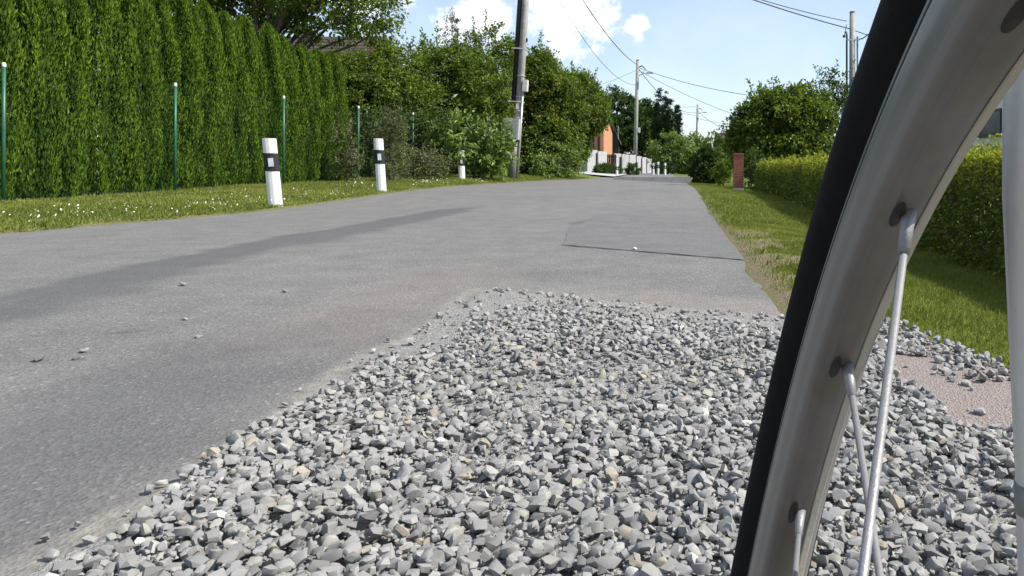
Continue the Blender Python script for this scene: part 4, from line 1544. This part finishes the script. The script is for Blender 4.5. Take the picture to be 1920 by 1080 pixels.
ho = house('orange_house', 'orange rendered house seen past the bank, above the pale wall', -11.6, -5.75, 58.0, 66.0, .1, 3.55, .9, M['render_orange'], M['tile_brown'], 'x', .15)
hx = -(11.6 + 5.75) / 2
for (a, b, c, d) in ((1110, 1114.5, 249, 282), (1121, 1125, 252, 280)):
    window(ho, 'front', at(a, 58) - hx, at(b, 58) - hx, ht(d, 58) - .1, ht(c + 4, 58) - .1, -4.0, 'wood_dark')
wf = window(ho, 'front', at(1120, 58) - hx, at(1127, 58) - hx, ht(246, 58) - .1, ht(233, 58) - .1, -4.0, 'white')
hg = house('grey_roofed_house', 'dark grey gabled roof behind the orange house', at(1128, 70), at(1160, 70), 70, 76, .1, 3.0, 1.9, M['wood_dark'], M['tile_grey'], 'y', .2)
MB().box(.75, .80, -3.24, -3.22, 3.05, 4.3).build('barge_board', M['cap'], hg)

hy_ = house('yellow_house', 'far yellow house glimpsed left of the brick pillar', at(1350, 64), at(1350, 64) + 7, 64, 72, -.1, 2.6, 1.0, M['render_yellow'], M['tile_brown'], 'x', .2)
window(hy_, 'front', -3.1, -2.5, .9, 2.0, -4.0)
MB().box(-3.35, -3.15, -4.12, -4.002, .2, 2.5).build('downpipe', M['cap'], hy_)

# pale panel wall with stepped pleated panels
wallr = empty('panel_wall', (at(1100, 45), 45, gz(at(1100, 45), 45)))
tag(wallr, 'pale grey garden wall of upright panels beyond the bank', 'wall')
w0 = Vector(wallr.location)
seg = [(1084, 47.5, 1098, 45, 281), (1100, 45, 1120, 46.5, 281), (1120.5, 46.2, 1138, 48, 284), (1151, 49.4, 1165, 50.6, 288), (1165.5, 50.2, 1192, 52.8, 290),
       (1193, 53.0, 1203, 54.2, 293), (1203.5, 54.0, 1212, 55, 295), (1212.5, 54.8, 1222, 56, 297)]
for (xa, ya_, xb, yb_, top) in seg:
    A, B = Vector((at(xa, ya_), ya_, 0)), Vector((at(xb, yb_), yb_, 0))
    zt = ht(top, (ya_ + yb_) / 2)
    zb_ = gz(A.x, A.y) - .1
    d = (B - A).normalized()
    nrm_ = Vector((-d.y, d.x, 0)) * .06
    nb = max(1, int((B - A).length / .62))
    for q in range(nb):
        a, b = A.lerp(B, q / nb + .006), A.lerp(B, (q + 1) / nb - .006)
        s_ = nrm_ * (.3 if q % 2 else -.2)
        mb = MB()
        vs = [a + s_ - nrm_ * .5, b + s_ - nrm_ * .5, b + s_ + nrm_ * .5, a + s_ + nrm_ * .5]
        vs = [Vector((p.x, p.y, zb_)) - w0 for p in vs] + [Vector((p.x, p.y, zt)) - w0 for p in vs]
        mb.add(vs, [(0, 1, 2, 3), (4, 5, 6, 7), (0, 1, 5, 4), (1, 2, 6, 5), (2, 3, 7, 6), (3, 0, 4, 7)])
        mb.build('panel', M['panel'], wallr, bevel=.008)
gate = empty('garden_gate', (at(1146, 49.2), 49.2, gz(at(1146, 49.2), 49.2)))
tag(gate, 'dull brown gate set between panels of the pale wall', 'gate')
for q in range(5):
    MB().box(-.30 + q * .13, -.19 + q * .13, -.02, .02, -.05, 1.15).build('board', M['wood_dark'], gate)
for z in (.2, .95):
    MB().box(-.32, .36, .022, .05, z, z + .08).build('rail', M['wood_dark'], gate)

dfence = empty('dark_fence', (at(1275, 57), 57, gz(at(1275, 57), 57)))
tag(dfence, 'low dark board fence beyond the road bend', 'fence')
for q in range(24):
    MB().box(-1.5 + q * .16, -1.5 + q * .16 + .14, -.02, .02, -.3, 1.15).build('board', M['wood_dark'], dfence)
for z in (.2, .9):
    MB().box(-1.5, 2.4, .022, .06, z, z + .08).build('rail', M['wood_dark'], dfence)

# low concrete parapet on the outside of the bend, and driveway apron
kerb = empty('concrete_parapet', (-1.1, 33.6, -.2))
tag(kerb, 'low pale concrete parapet where the road bends away', 'parapet')
for q in range(4):
    MB().box(-1.75 + q * .86, -1.75 + q * .86 + .85, -.12, .12, -.1, .33 + .004 * q).build('block', M['concrete_pale'], kerb, bevel=.01)
ap = MB()
ap.add([(-5.2, 37.5, gz(-5.2, 37.5) + .03), (-3.2, 37.5, .10), (-3.0, 44.5, .125), (-5.4, 44.5, gz(-5.4, 44.5) + .035)], [(0, 1, 2, 3)])
o = ap.build('driveway', M['concrete_pale'])
tag(o, kind='structure')

# brick gate pillar
px_, py_ = 1.80, 22.0
pil = empty('brick_pillar', (px_, py_, gz(px_, py_)))
tag(pil, 'red brick gate pillar on pale base at the end of the right hedge', 'pillar')
MB().box(-.155, .155, -.155, .155, -.2, .07).build('base', M['cap'], pil, bevel=.006)
MB().box(-.132, .132, -.132, .132, .07, 1.05).build('mortar_core', M['mortar'], pil)
pb = []
for c in range(13):
    z = .078 + c * .0745
    flip = c % 2
    cuts = ((-.143, -.004), (.004, .143)) if not flip else ((-.143, -.075), (-.067, .067), (.075, .143))
    for a, b in cuts:
        MB().box(a, b, -.143, -.128, z, z + .064).build('brick', M['brick'], pil)
        MB().box(a, b, .128, .143, z, z + .064).build('brick', M['brick'], pil)
    for a, b in (((-.126, -.004), (.004, .126)) if flip else ((-.126, -.067), (-.059, .059), (.067, .126))):
        MB().box(-.143, -.128, a, b, z, z + .064).build('brick', M['brick'], pil)
        MB().box(.128, .143, a, b, z, z + .064).build('brick', M['brick'], pil)
MB().box(-.16, .16, -.16, .16, 1.052, 1.10).build('coping', M['brick'], pil, bevel=.005)
tree('gate_bush', 'dark bush filling the gap between brick pillar and clipped hedge', 'bush', (2.3, 21.8, gz(2.3, 21.8)),
     [(2.4, 21.9, .3, .38, .35, .5), (2.8, 21.6, .4, .4, .4, .5), (2.3, 22.6, .6, .4, .4, .5)], 110, 28, .15, .085, M['leaf_dark'], 81, .5, .03, shoots=4, shoot_len=(.1, .2))

# ------------------------------------------------------------------ the bicycle beside the camera
bike = empty('bicycle', (0.0073 - .356 * .17, 0.0166, 0.0))
tag(bike, 'bicycle front wheel with black tyre and silver rim, cropped at the right edge', 'bicycle')
CEN = Vector((0.0073, 0.0166, CAM_H - 0.2439))
yaw, leanw = 0.0817, 0.1689
ROT = Matrix.Rotation(-yaw, 4, 'Z') @ Matrix.Rotation(leanw, 4, 'Y')
wheel = bpy.data.objects.new('front_wheel', None)
COL.objects.link(wheel)
wheel.parent = bike
wheel.matrix_local = Matrix.Translation(CEN - Vector(bike.location)) @ ROT


def lathe(name, prof, mat, parent, n=180, closed=True, smooth=True):
    """profile (offset along axle, radius) swept round the axle (local X)"""
    prof = np.array(prof)
    th = np.linspace(0, 2 * np.pi, n, endpoint=False)
    V = np.stack([np.broadcast_to(prof[None, :, 0], (n, len(prof))), prof[None, :, 1] * np.cos(th)[:, None], prof[None, :, 1] * np.sin(th)[:, None]], -1).reshape(-1, 3)
    k = len(prof)
    i, j = np.meshgrid(np.arange(n), np.arange(k if closed else k - 1), indexing='ij')
    a = i * k + j
    b = i * k + (j + 1) % k
    c = ((i + 1) % n) * k + (j + 1) % k
    d = ((i + 1) % n) * k + j
    F = np.stack([a, b, c, d], -1).reshape(-1, 4)
    me = mesh_np(name, V, F, mat)
    bm = bmesh.new()
    bm.from_mesh(me)
    bmesh.ops.recalc_face_normals(bm, faces=bm.faces)
    for f in bm.faces:
        f.smooth = smooth
    for e in bm.edges:
        if len(e.link_faces) == 2 and e.calc_face_angle() > .5:
            e.smooth = False
    bm.to_mesh(me)
    bm.free()
    return link(name, me, parent)


tp = [(-.0115, .3178)] + [(-.0015 - .0172 * math.cos(a), .334 + .019 * math.sin(a)) for a in np.linspace(-.75, math.pi + .75, 22)] + [(.0115, .3178)]
ty = lathe('tyre', tp, M['rubber'], wheel, 880)
for v in ty.data.vertices:          # low tread blocks
    rr_ = math.hypot(v.co.y, v.co.z)
    if rr_ > .341:
        ang = math.atan2(v.co.z, v.co.y)
        k_ = 1 + .0042 * (math.sin(ang * 110 + (1.2 if v.co.x > 0 else 0)) > -.2) * min(1, (rr_ - .341) / .004)
        v.co.y *= k_
        v.co.z *= k_
rp = [(-.0118, .3185), (-.0128, .3182), (-.0128, .3150), (-.0126, .3130), (-.0118, .3085), (-.0100, .3040), (-.0072, .3006), (-.0047, .2990),
      (-.0012, .2996), (.0030, .3020), (.0052, .3032), (.0074, .3045), (.0088, .3070), (.0102, .3110), (.0116, .3150), (.0118, .3182), (.0112, .3186)]
lathe('rim', rp, M['alloy'], wheel, 220)
lathe('wear_groove', [(-.0127, .3162), (-.01293, .3162), (-.01293, .3151), (-.0127, .3151)], M['nipple'], wheel, 220)
lathe('rim_edge', [(.0044, .3034), (.0045, .3025), (.0050, .3025), (.0074, .3040), (.0078, .3052)], M['alloy_lit_edge'], wheel, 220)
lathe('hub', [(-.05, .006), (-.05, .010), (-.029, .012), (-.029, .024), (-.025, .024), (-.023, .014), (.023, .014), (.025, .024), (.029, .024), (.029, .012), (.05, .010), (.05, .006)], M['steel'], wheel, 40)
sp_me = nip_me = eye_me = None
NSP = 24
for k in range(NSP):
    a = math.radians(21.4 + k * 360 / NSP)
    side = -1 if k % 2 == 0 else 1
    rimp = Vector((side * .0008 + .0008, .2995 * math.cos(a), .2985 * math.sin(a)))
    lead = math.radians(68) * (1 if (k // 2) % 2 == 0 else -1)
    hubp = Vector((side * .027, .021 * math.cos(a + lead), .021 * math.sin(a + lead)))
    MB().tube([rimp, hubp], .0011, 8).build('spoke', M['steel'], wheel, True)
    d = (hubp - rimp).normalized()
    nn = MB().tube([rimp - d * .003, rimp + d * .002, rimp + d * .011], [.0022, .0019, .0015], 8).build('nipple', M['steel'], wheel, True)
    # dark drilled socket, longer round the rim than across it
    ey = MB()
    m = 14
    rings = []
    for (rr_, hl, hw_) in ((.2997, .0064, .0020), (.2986, .0050, .0014)):
        rings.append([(-.0030 + hw_ * math.sin(q), rr_ * math.cos(a + hl / .3 * math.cos(q)), rr_ * math.sin(a + hl / .3 * math.cos(q))) for q in [2 * math.pi * w_ / m for w_ in range(m)]])
    ey.add(rings[0] + rings[1], [(w_, (w_ + 1) % m, (w_ + 1) % m + m, w_ + m) for w_ in range(m)] + [tuple(range(m, 2 * m))])
    ey.build('eyelet', M['nipple'], wheel, True)

fork = empty('fork', (0, 0, 0))
fork.parent = bike
fork.matrix_local = Matrix.Translation(CEN - Vector(bike.location)) @ ROT
for s in (-1, 1):
    MB().tube([(s * .052, 0, 0), (s * .056, -.045, .12), (s * .056, -.11, .30), (s * .048, -.135, .385)], [.009, .012, .0145, .016], 12).build('blade', M['pale_paint'], fork, True)
    MB().box(s * .0525 - .004, s * .0525 + .004, -.014, .014, -.018, .016).build('dropout', M['steel'], fork)
MB().tube([(-.05, -.136, .385), (0, -.139, .40), (.05, -.136, .385)], [.018, .022, .018], 12).build('crown', M['pale_paint'], fork, True)
MB().tube([(0, -.139, .40), (0, -.185, .56)], [.017, .017], 14).build('steerer', M['pale_paint'], fork, True)
# pale tube of the front carrier standing right of the wheel
rack = empty('front_carrier', (0, 0, 0))
rack.parent = bike
rack.location = -Vector(bike.location)
tube_pts = [(.112, -.12, .775), (.112, .05, .79), (.112, .17, .785), (.113, .225, .745), (.1146, .247, .68), (.1153, .25, .59), (.1195, .25, .50), (.121, .249, .44), (.118, .235, .40), (.10, .17, .375), (.078, .06, .362)]
MB().tube(tube_pts, .0062, 14).build('carrier_tube', M['pale_paint'], rack, True)
MB().tube([(.1198, .25, .494), (.1201, .25, .484)], [.0068, .0068], 14).build('clamp_ring', M['steel'], rack, True)
